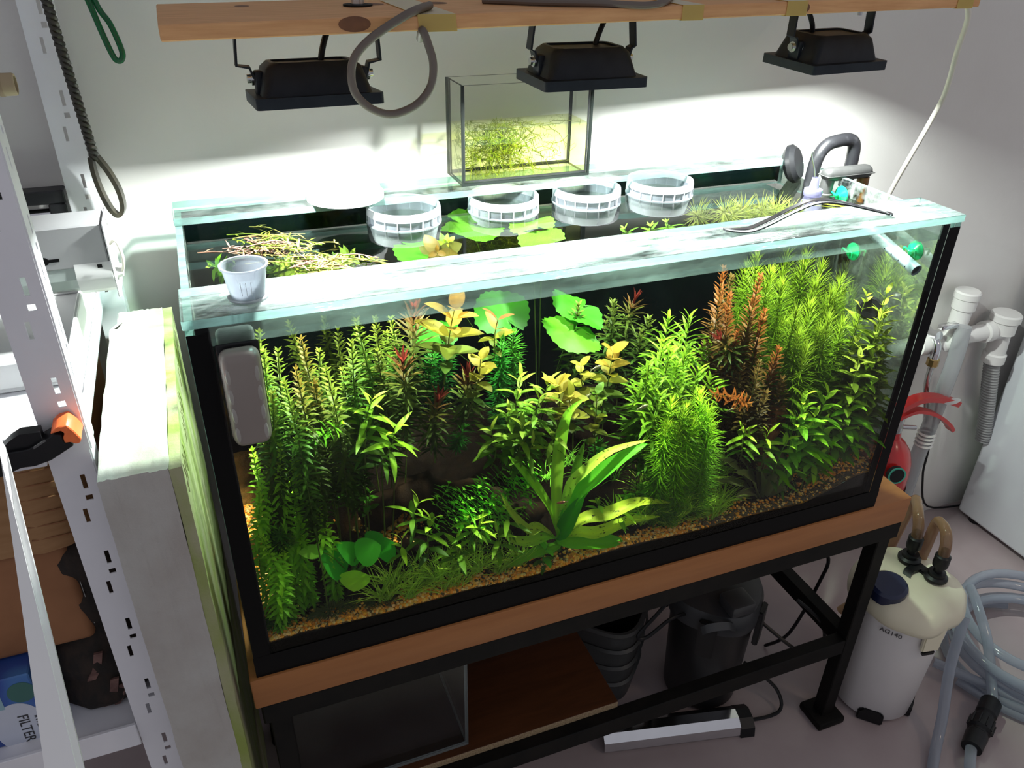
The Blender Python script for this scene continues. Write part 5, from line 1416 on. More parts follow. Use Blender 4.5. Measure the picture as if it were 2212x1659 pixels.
for z in (1.150, .62):
    bm = NB(); box(bm, (-.70, .031, z), (-.142, .52, z+.014), .001, 1)
    sh = finish(bm, 'shelf_board', M['white_metal'], rack)
    bm = NB(); box(bm, (-.70, .024, z-.022), (-.1845, .0305, z+.024), .001, 1); finish(bm, 'front_lip', M['white_metal'], sh)
    bm = NB(); box(bm, (-.1425, .07, z-.02), (-.1405, .49, z+.016)); finish(bm, 'side_lip', M['white_metal'], sh)
# batten light lying on the shelf
M['fix_grey'] = pm('white_lamp_metal', (0.36, 0.36, 0.37), 0.4, col2=(0.34, 0.34, 0.35), vscale=4)
M['frost'] = plastic_clear('frosted_diffuser', (0.55, 0.62, 0.60), 0.25)
fx = thing('batten_light', 'white batten light fitting lying on the shelf beside the hanging cord', 'lamp', (-.28, .30, 1.24))
bm = NB(); box(bm, (-.60, .268, 1.2835), (-.090, .335, 1.343), .002, 1); bd = finish(bm, 'housing', M['fix_grey'], fx)
bm = NB(); lathe(bm, [(0, .0006), (.0055, .0003), (.0055, 0)], (-.168, .2678, 1.298), (0, -1, 0), 16); finish(bm, 'keyhole', M['silicone'], bd)
bm = NB(); box(bm, (-.168, .2674, 1.2958), (-.150, .2679, 1.3002), .0002, 1); finish(bm, 'keyhole', M['silicone'], bd, smooth=False)
bm = NB(); pts = [(-.60, .270, 1.283)]
ol = [(.270, 1.2832), (.266, 1.268), (.272, 1.253), (.288, 1.243), (.308, 1.240), (.326, 1.250), (.333, 1.2832)]
prism(bm, [(-.60, y, z) for y, z in ol], (.465, 0, 0)); finish(bm, 'diffuser', M['frost'], fx)
bm = NB(); ol2 = [(.268, 1.289), (.262, 1.268), (.268, 1.250), (.286, 1.239), (.308, 1.236), (.328, 1.247), (.337, 1.289)]
prism(bm, [(-.1345, y, z) for y, z in ol2], (.046, 0, 0)); cap = finish(bm, 'end_cap', M['white_plastic'], fx)
bm = NB(); box(bm, (-.105, .2608, 1.2835), (-.099, .2619, 1.2885)); finish(bm, 'clip_slot', M['silicone'], cap, smooth=False)
bm = NB(); box(bm, (-.0885, .264, 1.234), (-.0850, .339, 1.345), .002, 1); ep = finish(bm, 'end_plate', M['white_plastic'], fx)
bm = NB(); lathe(bm, [(0, .010), (.009, .008), (.011, 0), (0, 0)], (-.085, .285, 1.268), (1, 0, 0), 18); finish(bm, 'screw_knob', M['white_plastic'], ep)
bm = NB(); tube(bm, [(-.086, .276, 1.31), (-.076, .274, 1.315), (-.072, .274, 1.29), (-.076, .277, 1.272), (-.0845, .28, 1.265)], .0022, 8); finish(bm, 'wire', M['white_cable'], ep)
bm = NB(); box(bm, (-.085, .30, 1.332), (-.077, .315, 1.341), .001, 1); finish(bm, 'latch', M['white_plastic'], ep)
# white tray under it
t = thing('white_tray', 'white plastic tray under the batten light on the shelf', 'tray', (-.30, .33, 1.1645))
bm = NB()
for lo, hi in (((-.50, .16, 1.1646), (-.148, .47, 1.170)), ((-.50, .16, 1.170), (-.148, .166, 1.206)), ((-.50, .464, 1.170), (-.148, .47, 1.235)), ((-.154, .166, 1.170), (-.148, .464, 1.212)), ((-.50, .166, 1.170), (-.494, .464, 1.225))):
    box(bm, lo, hi, .0015, 1)
finish(bm, 'tray_shell', M['white_plastic'], t)
# black frame with chrome bar
t = thing('black_frame', 'black framed box with a chrome bar behind the batten light', 'frame', (-.25, .49, 1.1645))
for lo, hi in (((-.34, .475, 1.315), (-.152, .505, 1.336)), ((-.178, .4751, 1.1646), (-.153, .5049, 1.3149)), ((-.34, .4751, 1.1646), (-.315, .5049, 1.3149))):
    bm = NB(); box(bm, lo, hi, .002, 1); finish(bm, 'bar', M['black_plastic'], t)
bm = NB(); cyl(bm, (-.315, .49, 1.292), (-.178, .49, 1.292), .014); finish(bm, 'chrome_rod', M['chrome'], t)
# tan cardboard tube
t = thing('cardboard_tube', 'tan tube end sticking in at the far left edge', 'tube', (-.30, .20, 1.537))
bm = NB(); lathe(bm, [(.0125, 0), (.0125, .366), (.0115, .368), (.0095, .368), (.0095, .36), (.011, .02), (.011, 0)], (-.50, .20, 1.537), (1, 0, 0), 30, closed=True); finish(bm, 'tube_wall', pm('tan_card', (0.42, 0.33, 0.20), .6), t)
bm = NB(); lathe(bm, [(.0128, 0), (.0132, .001), (.0132, .004), (.0128, .005)], (-.150, .20, 1.537), (1, 0, 0), 30, closed=True); finish(bm, 'band', pm('tan_band', (0.33, 0.25, 0.15), .6), t)
# twisted black cord with loop
M['cord'] = pm('black_cord', (0.018, 0.017, 0.013), 0.35, col2=(0.035, 0.03, 0.018), vscale=90)
t = thing('twisted_cord', 'black twisted cord hanging with a loop at its end', 'cord', (-.098, .45, 1.40))
top = Vector((-.125, .455, 2.3)); mid = Vector((-.107, .45, 1.603)); low = Vector((-.094, .445, 1.386))
for ph in (0, PI):
    bm = NB(); pts = []
    L1 = [top, mid, low]; n = 420
    for i in range(n+1):
        s = i/n
        c = top.lerp(mid, s/.72) if s < .72 else mid.lerp(low, (s-.72)/.28)
        w = s*2*PI*48+ph; pts.append(c+Vector((math.cos(w)*.0036, math.sin(w)*.0036, 0)))
    tube(bm, pts, .0042, 7, 0); finish(bm, 'strand', M['cord'], t)
bm = NB(); strap(bm, [low+Vector((-.005, 0, .004)), low+Vector((-.0055, 0, -.02)), low+Vector((-.002, -.001, -.05)), low+Vector((.006, -.002, -.078)), low+Vector((.015, -.002, -.087)), low+Vector((.023, 0, -.076)), low+Vector((.0225, .002, -.05)), low+Vector((.014, .002, -.02)), low+Vector((.002, 0, .006))], (0.003, .012, 0), .0065, 6); finish(bm, 'loop', M['cord'], t)
# green hose
bm = NB(); tube(bm, [(-.10, .455, 1.85), (-.072, .45, 1.68), (-0.055, 0.45, 1.601), (-0.046, 0.45, 1.557), (-0.039, 0.448, 1.53), (-0.034, 0.447, 1.523), (-0.028, 0.447, 1.525), (-0.026, 0.45, 1.537), (-0.034, 0.453, 1.571), (-0.047, 0.455, 1.6), (-.06, .455, 1.68), (-.085, .455, 1.85)], .0042, 12)
o = finish(bm, 'green_hose', plastic_clear('green_hose', (.0, .16, .05), .25, .1)); tag(o, 'green plastic hose hanging in a narrow loop beside the cord', 'hose')
# foam slab
M['foam'] = pm('dirty_polystyrene', (0.48, 0.47, 0.445), 0.85, col2=(0.38, 0.34, 0.31), vscale=7, lo=.42, hi=.75, bump=.35, bscale=260)
M['algae'] = pm('green_polystyrene', (0.25, 0.31, 0.07), 0.85, col2=(0.40, 0.38, 0.26), vscale=9, lo=.35, hi=.65, bump=.5, bscale=200, stretch=(1, 2, .5))  # mottled green base colour of the side sheet and its fine hairs
fo = thing('foam_slab', 'tall dirty white polystyrene slab standing between rack and aquarium', 'slab', (-.085, .2, 0))
def rough_box(lo, hi, nseg, amp, seed):
    random.seed(seed); bm = NB(); bmesh.ops.create_grid(bm, x_segments=1, y_segments=1, size=.5); bm.clear()
    box(bm, lo, hi); bmesh.ops.subdivide_edges(bm, edges=[e for e in bm.edges if (e.verts[0].co-e.verts[1].co).length > .05], cuts=nseg, use_grid_fill=True)
    c = (Vector(lo)+Vector(hi))/2
    for v in bm.verts: v.co += Vector((random.uniform(-1, 1), random.uniform(-1, 1), random.uniform(-1, 1)))*amp
    return bm
bm = rough_box((-.128, -.030, .0), (-.048, .46, 1.128), 22, .0009, 3)
for v in bm.verts:
    if v.co.x < -.12 and v.co.y > .40 and v.co.z > 1.05: v.co.x += .012
finish(bm, 'slab_core', M['foam'], fo, angle=50)
bm = rough_box((-.0478, -.0295, .0), (-.034, .459, 1.1265), 20, .0008, 4)
o = finish(bm, 'green_side_sheet', M['algae'], fo, angle=50); o['label'] = 'mottled green side sheet facing the aquarium'
random.seed(12)
for k in range(26):
    y = random.uniform(0, .42); z = 1.12-abs(random.gauss(0, .02)); bm = NB()
    tube(bm, [(-.0345, y, z), (-.0325, y-.006, z-.012), (-.033, y-.010, z-.03)], .0007, 4, 3); finish(bm, 'algae_hair', M['algae'], o)
# spring clamp on the post
M['orange'] = pm('orange_rubber', (0.85, 0.13, 0.03), 0.45, col2=(0.9, 0.2, 0.05))
t = thing('spring_clamp', 'black spring clamp with an orange jaw gripping the rack post', 'clamp', (-.16, .0, 1.19))
bm = NB()
prism(bm, [(-0.257, -0.005, 1.138), (-0.223, -0.005, 1.143), (-0.204, -0.005, 1.15), (-0.19, -0.005, 1.149), (-0.172, -0.005, 1.153), (-0.144, -0.005, 1.168), (-0.147, -0.005, 1.174), (-0.153, -0.005, 1.173), (-0.153, -0.005, 1.185), (-0.16, -0.005, 1.188), (-0.169, -0.005, 1.183), (-0.191, -0.005, 1.173), (-0.219, -0.005, 1.173), (-0.248, -0.005, 1.169)], (0, .024, 0)); bmesh.ops.bevel(bm, geom=bm.edges[:], offset=.0012, segments=1, affect='EDGES'); finish(bm, 'lower_arm', M['black_plastic'], t)
bm = NB(); prism(bm, [(-0.247, 0, 1.175), (-0.22, 0, 1.175), (-0.207, 0, 1.186), (-0.196, 0, 1.192), (-0.175, 0, 1.191), (-0.175, 0, 1.18), (-0.192, 0, 1.17)], (0, .016, 0)); finish(bm, 'upper_arm', M['black_plastic'], t)
bm = NB(); prism(bm, [(-0.164, -0.008, 1.19), (-0.156, -0.008, 1.197), (-0.145, -0.008, 1.199), (-0.139, -0.008, 1.189), (-0.134, -0.008, 1.177), (-0.136, -0.008, 1.172), (-0.141, -0.008, 1.171), (-0.146, -0.008, 1.175), (-0.152, -0.008, 1.175), (-0.152, -0.008, 1.183), (-0.149, -0.008, 1.187), (-0.152, -0.008, 1.192)], (0, .034, 0)); bmesh.ops.bevel(bm, geom=bm.edges[:], offset=.0012, segments=1, affect='EDGES'); finish(bm, 'jaw_pad', M['orange'], t)
bm = NB(); prism(bm, [(-0.185, -0.006, 1.176), (-0.171, -0.006, 1.183), (-0.17, -0.006, 1.181), (-0.185, -0.006, 1.173)], (0, .0012, 0)); finish(bm, 'plate', pm('dull_plate', (.12, .12, .12), .4), t)
# cardboard boxes, log and blue carton on the lower shelf
M['card'] = pm('cardboard', (0.40, 0.22, 0.10), 0.8, col2=(0.33, 0.17, 0.07), vscale=12, bump=.2, bscale=60, stretch=(1, 1, 6))
M['card2'] = pm('dark_cardboard', (0.36, 0.16, 0.07), 0.75, col2=(0.28, 0.12, 0.05), vscale=10)
t = thing('cardboard_box', 'crumpled tan cardboard box directly under the shelf', 'box', (-.33, .25, .9))
bm = NB(); ol = []
for (x, y) in ((-.55, .09), (-.265, .088), (-.235, .082), (-.205, .088), (-.178, .105), (-.165, .14), (-.162, .45), (-.55, .45)): ol.append((x, y, .955))
prism(bm, ol, (0, 0, .155)); fs_ = finish(bm, 'carton', M['card'], t, angle=60)
for k in range(6):
    z = .975+k*.022; bm = NB(); tube(bm, [(-.245, .0830, z+.004), (-.225, .0838, z+.003), (-.20, .0885, z), (-.178, .104, z-.006)], .0011, 5, 4); finish(bm, 'crease', M['card2'], fs_)
t = thing('cardboard_box', 'brown cardboard box with a white label below the crumpled one', 'box', (-.33, .25, .64))
bm = NB(); box(bm, (-.56, .095, .768), (-.212, .45, .954), .012, 3); cb2 = finish(bm, 'carton', M['card2'], t, angle=60)
M['label'] = pm('paper_label', (0.50, 0.50, 0.48), .6, col2=(.42, .42, .41), vscale=30)
bm = NB(); prism(bm, [(-.2110, .100, .795), (-.2110, .100, .91), (-.2110, .17, .90), (-.2110, .17, .785)], (.0006, 0, 0)); lb = finish(bm, 'label_sticker', M['label'], cb2, smooth=False)
M['ink'] = pm('dark_ink', (0.04, 0.04, 0.045), .6)
for k in range(7):
    bm = NB(); y = .108+k*.0075; box(bm, (-.2104, y, .81), (-.2100, y+(.0022 if k % 2 else .0035), .81+random.uniform(.03, .08))); finish(bm, 'print_line', M['ink'], lb, smooth=False)
# the lower shelf's front stack
t = thing('filter_carton', 'blue printed filter carton at the lower left corner', 'box', (-.36, .05, .634))
def print_mat():
    m, nt, out = nodes_of('blue_print'); b = N(nt, 'BsdfPrincipled'); b.inputs['Roughness'].default_value = .3
    tc = N(nt, 'TexCoord'); sx = N(nt, 'SeparateXYZ'); nt.links.new(tc.outputs['Object'], sx.inputs[0])
    wv = N(nt, 'TexNoise', inp={'Scale': 9.0, 'Detail': 2.0}); nt.links.new(tc.outputs['Object'], wv.inputs['Vector'])
    rp = N(nt, 'ValToRGB'); e = rp.color_ramp.elements
    e[0].position = .3; e[0].color = (.02, .05, .22, 1); e[1].position = .68; e[1].color = (.10, .32, .62, 1)
    n = rp.color_ramp.elements.new(.5); n.color = (.035, .09, .36, 1)
    nt.links.new(wv.outputs['Fac'], rp.inputs[0]); nt.links.new(rp.outputs[0], b.inputs['Base Color']); nt.links.new(b.outputs[0], out.inputs[0]); return m
CY = .06
bm = NB(); box(bm, (-.58, .06, .6345), (-.302, .40, .7675), .002, 1); fc = finish(bm, 'carton', print_mat(), t)
bm = NB(); lathe(bm, [(0, .0005), (1, .0003), (1, 0)], (0, 0, 0), (0, -1, 0), 32)
for v in bm.verts: v.co = Vector((-.335+v.co.x*.034, CY-.0002+v.co.y, .665+v.co.z*.052))
pa = finish(bm, 'white_print_patch', pm('white_print', (.62, .66, .76), .4), fc)
bm = NB(); lathe(bm, [(0, .0005), (1, .0003), (1, 0)], (0, 0, 0), (0, -1, 0), 32)
for v in bm.verts: v.co = Vector((-.318+v.co.x*.018, CY-.0002+v.co.y, .735+v.co.z*.02))
finish(bm, 'green_print_patch', pm('green_print', (.05, .16, .14), .4), fc)
bm = NB(); box(bm, (-.44, CY-.0006, .71), (-.345, CY-.0001, .766)); finish(bm, 'light_print_patch', pm('aqua_print', (.30, .48, .55), .4), fc, smooth=False)
def text(body, name, loc, rot, size, mat, parent, ext=.0003):
    cu = bpy.data.curves.new(name, 'FONT'); cu.body = body; cu.size = size; cu.extrude = ext; cu.align_x = 'CENTER'; cu.align_y = 'CENTER'
    tmp = bpy.data.objects.new(name, cu); COL.objects.link(tmp)
    dg = bpy.context.evaluated_depsgraph_get(); me = bpy.data.meshes.new_from_object(tmp.evaluated_get(dg))
    bpy.data.objects.remove(tmp); me.materials.clear(); me.materials.append(mat)
    o = bpy.data.objects.new(name, me); link(o, parent)
    off = Vector(parent.location); p = parent.parent
    while p is not None: off += Vector(p.location); p = p.parent
    o.location = Vector(loc)-off; o.rotation_euler = rot
    return o
text('FILTER', 'lettering', (-.330, CY-.0010, .662), (PI/2, PI/2*1.02, 0), .020, M['ink'], pa)
text('INTERNAL', 'lettering', (-.312, CY-.0010, .658), (PI/2, PI/2*1.02, 0), .011, M['ink'], pa)
# dark log
M['bark'] = pm('dark_bark', (0.030, 0.018, 0.012), .85, col2=(0.012, 0.009, 0.007), vscale=25, bump=.8, bscale=60, stretch=(3, 3, .7))
bm = NB(); tube(bm, [(-.215, .15, .637), (-.222, .15, .70), (-.215, .155, .78), (-.20, .16, .86), (-.185, .17, .94)], .064, 14, 6, rfun=lambda t: 1+.15*math.sin(t*9)+.1*math.sin(t*23))
bm2_r = random.Random(4)
for v in bm.verts:
    v.co += Vector((bm2_r.uniform(-1, 1), bm2_r.uniform(-1, 1), 0))*.004
    v.co.x = min(v.co.x, -.1465)
o = finish(bm, 'bog_wood', M['bark'], angle=70); tag(o, 'dark piece of bog wood standing behind the rack post', 'driftwood')
M['pinkwood'] = pm('split_wood', (0.22, 0.12, 0.10), .8, col2=(.12, .06, .05), vscale=60)
for (a, b, w) in (((-.235, .084, .70), (-.215, .084, .75), .012), ((-.225, .082, .64), (-.205, .084, .69), .012), ((-.212, .082, .638), (-.198, .084, .675), .008)):
    bm = NB(); strap(bm, [a, Vector(a).lerp(Vector(b), .5)+Vector((.003, -.003, 0)), b], (w, 0, 0), .005, 4); finish(bm, 'bare_patch', M['pinkwood'], o)
# white strip leaning in front
M['strip'] = pm('white_plastic_strip', (0.90, 0.90, 0.90), .35, col2=(.86, .86, .86), vscale=5)
bm = NB()
A = [Vector(p) for p in ((-0.201, -0.07, 1.271), (-0.193, -0.1, 1.208), (-0.166, -0.3, 0.978), (-0.162, -0.33, 0.954), (-0.188, -0.33, 0.969), (-0.192, -0.3, 0.991), (-0.192, -0.1, 1.228), (-0.21, -0.07, 1.268))]
prism(bm, A, (.004, .012, .003)); o = finish(bm, 'plastic_strip', M['strip'], smooth=False); tag(o, 'pale plastic strip leaning in the left foreground', 'strip')

# ================================================================ right side: wall plumbing, extinguisher, washing machine, canister filter
M['pvc'] = pm('white_pvc', (0.74, 0.73, 0.71), .28, col2=(.70, .69, .67), vscale=6)
M['greyhose'] = pm('grey_corrugated', (.30, .30, .30), .5)
pl = thing('drain_pipe', 'white plastic drain pipework on the wall with two capped tees', 'pipe', (2.0, .50, .7))
bm = NB(); cyl(bm, (1.70, .50, .712), (2.06, .50, .712), .024, n=28); finish(bm, 'run', M['pvc'], pl)
for x0, x1 in ((1.80, 1.86), (1.93, 1.97), (2.05, 2.08)):
    bm = NB(); lathe(bm, [(.0242, 0), (.031, .003), (.031, x1-x0-.003), (.0242, x1-x0)], (x0, .50, .712), (1, 0, 0), 30, closed=True); finish(bm, 'socket', M['pvc'], pl)
bm = NB(); tube(bm, [(1.935, .50, .712), (1.938, .50, .76), (1.94, .50, .835)], .026, 26, 4); finish(bm, 'riser', M['pvc'], pl)
bm = NB(); lathe(bm, [(0, .032), (.030, .032), (.034, .028), (.034, .012), (.031, .010), (.031, -.02), (.026, -.024)], (1.94, .50, .825), n=32); finish(bm, 'cap', M['pvc'], pl)
bm = NB(); tube(bm, [(1.90, .49, .70), (1.906, .475, .73), (1.915, .468, .765)], .022, 24, 4); finish(bm, 'branch', M['pvc'], pl)
bm = NB(); tube(bm, [(2.06, .50, .71), (2.10, .50, .71), (2.125, .50, .70), (2.132, .50, .665), (2.135, .50, .62)], .027, 26, 5); finish(bm, 'elbow', M['pvc'], pl)
bm = NB(); lathe(bm, [(0, .030), (.036, .030), (.041, .026), (.041, .008), (.036, .004), (.036, -.03), (.027, -.035)], (2.118, .495, .735), n=34); finish(bm, 'cap', M['pvc'], pl)
bm = NB(); lathe(bm, [(.027, 0), (.032, .004), (.032, .030), (.027, .034)], (2.134, .50, .60), n=30, closed=True); finish(bm, 'nut', M['pvc'], pl)
bm = NB(); prof = [(.024, .605)]
z = .60
while z > .30: prof += [(.0235, z), (.0205, z-.003), (.0205, z-.006), (.0235, z-.009)]; z -= .010
lathe(bm, [(r, k) for r, k in prof], (2.16, .50, 0), n=24)
for v in bm.verts: v.co.x += (.60-v.co.z)*.30-.024
o = finish(bm, 'corrugated_hose', M['greyhose']); tag(o, 'grey corrugated drain hose leading behind the washing machine', 'hose')
bm = NB(); tube(bm, [(1.905, .455, .775), (1.90, .445, .68), (1.885, .44, .52), (1.88, .445, .36), (1.885, .45, .2)], .021, 20, 6)
o = finish(bm, 'clear_hose', plastic_clear('clear_hose', (.62, .64, .66), .55, .1)); tag(o, 'thick clear hose hanging from the drain pipe in front of the wall', 'hose')
bm = NB()
for k in range(4):
    lathe(bm, [(.0215, 0), (.026, .004), (.0215, .009)], (1.8822, .442, .40+k*.013), n=24)
hb = finish(bm, 'hose_barb', M['pvc'], o)
tp = thing('water_tap', 'chrome water tap on the wall partly behind the aquarium edge', 'tap', (1.85, .50, .72))
bm = NB(); lathe(bm, [(0, 0), (.018, 0), (.020, .02), (.014, .03), (.014, .06), (0, .062)], (1.845, .53, .735), (0, -1, .2), 24); finish(bm, 'valve_body', M['chrome'], tp)
bm = NB(); box(bm, (1.83, .455, .772), (1.89, .475, .786), .004, 2, M=Matrix.Translation((0, 0, 0))); finish(bm, 'lever', M['chrome'], tp)
bm = NB(); tube(bm, [(1.845, .48, .735), (1.842, .465, .715), (1.84, .462, .68)], .012, 16, 4); finish(bm, 'spout', M['chrome'], tp)
bm = NB(); lathe(bm, [(.010, 0), (.016, .002), (.016, .022), (.010, .024)], (1.84, .462, .662), n=8, closed=True); finish(bm, 'brass_nut', pm('brass', (.6, .42, .18), .3, metal=1.0), tp)
bm = NB(); tube(bm, [(1.84, .462, .665), (1.842, .46, .60), (1.87, .46, .52), (1.90, .47, .46)], .008, 12, 5); finish(bm, 'braided_hose', M['steel'], tp)
bm = NB(); tube(bm, [(1.99, .535, .55), (2.012, .53, .416), (2.035, .53, .28), (2.05, .53, .18), (2.12, .53, .04), (2.3, .52, .006)], .0035, 8, 5)
o = finish(bm, 'thin_wire', M['black_plastic']); tag(o, 'thin black wire hanging down the wall behind the red handle', 'wire')
# fire extinguisher
M['red'] = pm('red_enamel', (0.55, 0.02, 0.02), .25, col2=(.48, .015, .015), vscale=4, coat=.4)
M['redh'] = pm('red_handle', (0.62, 0.03, 0.03), .3)
ex = Vector((1.735, .43, 0)); t = thing('fire_extinguisher', 'red fire extinguisher hung on the wall behind the right slab end', 'extinguisher', ex)
bm = NB(); lathe(bm, [(0, .204), (.066, .204), (.07, .212), (.07, .36), (.067, .40), (.055, .435), (.036, .46), (.022, .472), (.018, .49), (0, .49)], ex, n=44); finish(bm, 'cylinder', M['red'], t)
bm = NB(); lathe(bm, [(0, 0), (.017, 0), (.019, .012), (.017, .05), (0, .052)], ex+Vector((0, 0, .488)), n=20); finish(bm, 'valve', M['steel'], t)
bm = NB(); box(bm, (1.715, .495, .23), (1.755, .5495, .42), .003, 1); finish(bm, 'wall_bracket', M['black_metal'], t)
bm = NB(); lathe(bm, [(.0702, 0), (.0725, 0), (.0725, .02), (.0702, .02)], ex+Vector((0, 0, .30)), n=44, closed=True); finish(bm, 'bracket_strap', M['black_metal'], t)
bm = NB(); strap(bm, [(1.715, .42, .575), (1.78, .42, .592), (1.86, .42, .577), (1.93, .42, .548)], (0, .030, 0), .016, 5); hd = finish(bm, 'lever', M['redh'], t)
bm = NB(); lathe(bm, [(0, .0004), (1, .0002), (1, 0)], (0, 0, 0), (0, -.6, .8), 24)
for v in bm.verts: v.co = Vector((1.892+v.co.x*.030, .4045+v.co.y*.008-.0002, .569+v.co.z*.009))
finish(bm, 'grey_sticker', pm('grey_sticker', (.42, .42, .42), .5), hd)
bm = NB(); strap(bm, [(1.715, .42, .545), (1.78, .42, .555), (1.86, .42, .525), (1.92, .42, .482), (1.945, .42, .455)], (0, .026, 0), .010, 5); finish(bm, 'carry_handle', M['redh'], t)
bm = NB(); lathe(bm, [(0, .014), (.022, .014), (.025, .010), (.025, 0), (0, 0)], (1.70, .362, .40), (-.3, -1, .1), 28); finish(bm, 'gauge', M['black_plastic'], t)
bm = NB(); lathe(bm, [(.021, .0145), (.025, .0145), (.025, .012), (.021, .012)], (1.70, .362, .40), (-.3, -1, .1), 28, closed=True); finish(bm, 'gauge_ring', pm('green_ring', (.05, .35, .25), .4), t)
bm = NB(); cyl(bm, (1.715, .395, .530), (1.755, .385, .525), .006, n=12); finish(bm, 'safety_pin', M['steel'], t)
# washing machine
wm = thing('washing_machine', 'white washing machine side panel at the right edge', 'appliance', (2.53, .2, 0))
bm = NB(); box(bm, (2.225, -.10, .02), (2.82, .500, .86), .012, 3); finish(bm, 'cabinet', M['washer'], wm)
bm = NB(); box(bm, (2.215, -.11, .8605), (2.83, .505, .885), .006, 2); finish(bm, 'top_plate', M['washer'], wm)
for x in (2.26, 2.78):
    for y in (-.05, .45):
        bm = NB(); cyl(bm, (x, y, 0), (x, y, .022), .02, n=16); finish(bm, 'foot', M['black_plastic'], wm)
# canister filter
F = Vector((1.434, .032, 0)); cf = thing('canister_filter', 'white canister filter with a dark blue knob beside the stand leg', 'filter', F)
M['fgrey'] = pm('filter_grey_white', (0.68, 0.66, 0.66), .4, col2=(.64, .62, .62), vscale=3)
M['navy'] = pm('navy_plastic', (0.012, 0.018, 0.055), .3)
sqf = lambda t: 1+.035*math.cos(4*t)
bm = NB(); lathe(bm, [(0, .006), (.088, .006), (.094, .014), (.103, .275), (.106, .277), (.108, .340), (.100, .35), (0, .35)], F, n=64); bdy = finish(bm, 'canister', M['fgrey'], cf)
lob = lambda t: 1+.09*abs(math.sin(2*t+.4))**1.5-.02*math.cos(8*t)
bm = NB(); lathe(bm, [(.108, .330), (.118, .338), (.121, .354), (.117, .372), (.104, .390), (.070, .402), (0, .405)], F, n=96, sq=lob)
ld = finish(bm, 'lid', M['cream'], cf, angle=60)
bm = NB(); lathe(bm, [(0, .034), (.034, .033), (.041, .027), (.042, .0), (0, 0)], F+Vector((-.076, -.008, .386)), (-.15, -.1, 1), 40); finish(bm, 'priming_knob', M['navy'], ld)
for a in (-1.75, -.6, .6, 2.75):
    d = Vector((math.cos(a), math.sin(a), 0)); s = Vector((-d.y, d.x, 0))
    bm = NB(); c = F+d*.112
    prism(bm, [c-s*.026+Vector((0, 0, .361))-d*.004, c+s*.026+Vector((0, 0, .361))-d*.004, c+s*.022+Vector((0, 0, .285))-d*.003, c-s*.022+Vector((0, 0, .285))-d*.003], d*.012)
    bmesh.ops.bevel(bm, geom=bm.edges[:], offset=.003, segments=2, affect='EDGES'); lt = finish(bm, 'latch', M['cream'], ld)
    bm = NB(); prism(bm, [c-s*.016+Vector((0, 0, .279)), c+s*.016+Vector((0, 0, .279)), c+s*.014+Vector((0, 0, .271)), c-s*.014+Vector((0, 0, .271))], d*.006); finish(bm, 'latch_catch', M['black_plastic'], lt)
for a in (-2.35, -.9, .6, 2.2):
    d = Vector((math.cos(a), math.sin(a), 0)); s = Vector((-d.y, d.x, 0)); c = F+d*.084
    bm = NB(); prism(bm, [c-s*.030, c+s*.030, c+s*.030+Vector((0, 0, .03)), c+s*.018+Vector((0, 0, .042)), c-s*.018+Vector((0, 0, .042)), c-s*.030+Vector((0, 0, .03))], d*.014)
    bmesh.ops.bevel(bm, geom=bm.edges[:], offset=.003, segments=2, affect='EDGES'); finish(bm, 'rubber_foot', M['black_plastic'], bdy)
tx = text('AG140', 'lettering', F+Vector((math.cos(-2.55), math.sin(-2.55), 0))*.1090+Vector((0, 0, .312)), (PI/2, 0, -2.55+PI/2), .017, M['ink'], bdy)
vb = F+Vector((.040, .010, .396))
bm = NB(); prism(bm, [vb+Vector((-.020, .045, 0)), vb+Vector((-.010, -.050, 0)), vb+Vector((.018, -.047, 0)), vb+Vector((.008, .048, 0))], (0, 0, .014)); bmesh.ops.bevel(bm, geom=bm.edges[:], offset=.004, segments=2, affect='EDGES'); vbo = finish(bm, 'valve_block', M['black_plastic'], ld)
for p in (vb+Vector((-.006, .034, .012)), vb+Vector((.004, -.036, .012))):
    bm = NB(); lathe(bm, [(0, 0), (.026, 0), (.026, .006), (.019, .010), (.019, .018), (.010, .020), (.010, .034), (.016, .036), (.017, .042), (.017, .066), (.012, .070), (.0095, .074), (.0095, .084), (0, .084)], p, n=24); finish(bm, 'hose_tail', M['black_plastic'], vbo)
bm = NB(); strap(bm, [vb+Vector((-.006, .004, .008)), vb+Vector((-.036, .002, .010)), vb+Vector((-.050, -.006, .004))], (.004, -.020, 0), .012, 4); finish(bm, 'valve_lever', M['black_plastic'], vbo)
M['amberhose'] = plastic_clear('amber_clear_hose', (.42, .25, .14), .60, .1)
p1 = vb+Vector((-.006, .034, .075)); p2 = vb+Vector((.004, -.036, .075))
for lab, P in (('amber stained hose arching up from the rear filter connector', [p1, p1+Vector((0, .004, .030)), p1+Vector((.010, .022, .052)), p1+Vector((.035, .05, .050)), p1+Vector((.06, .08, .03)), p1+Vector((.06, .10, -.12)), p1+Vector((.05, .12, -.30)), p1+Vector((.03, .16, -.40))]),
               ('amber stained hose arching up from the front filter connector', [p2, p2+Vector((0, .004, .034)), p2+Vector((.006, .018, .056)), p2+Vector((.022, .045, .054)), p2+Vector((.034, .066, .03)), p2+Vector((.036, .075, -.10)), p2+Vector((.05, .11, -.30)), p2+Vector((.04, .18, -.42))])):
    bm = NB(); tube(bm, P, .0125, 18, 6); o = finish(bm, 'filter_hose', M['amberhose']); tag(o, lab, 'hose', 'hoses on the canister filter')
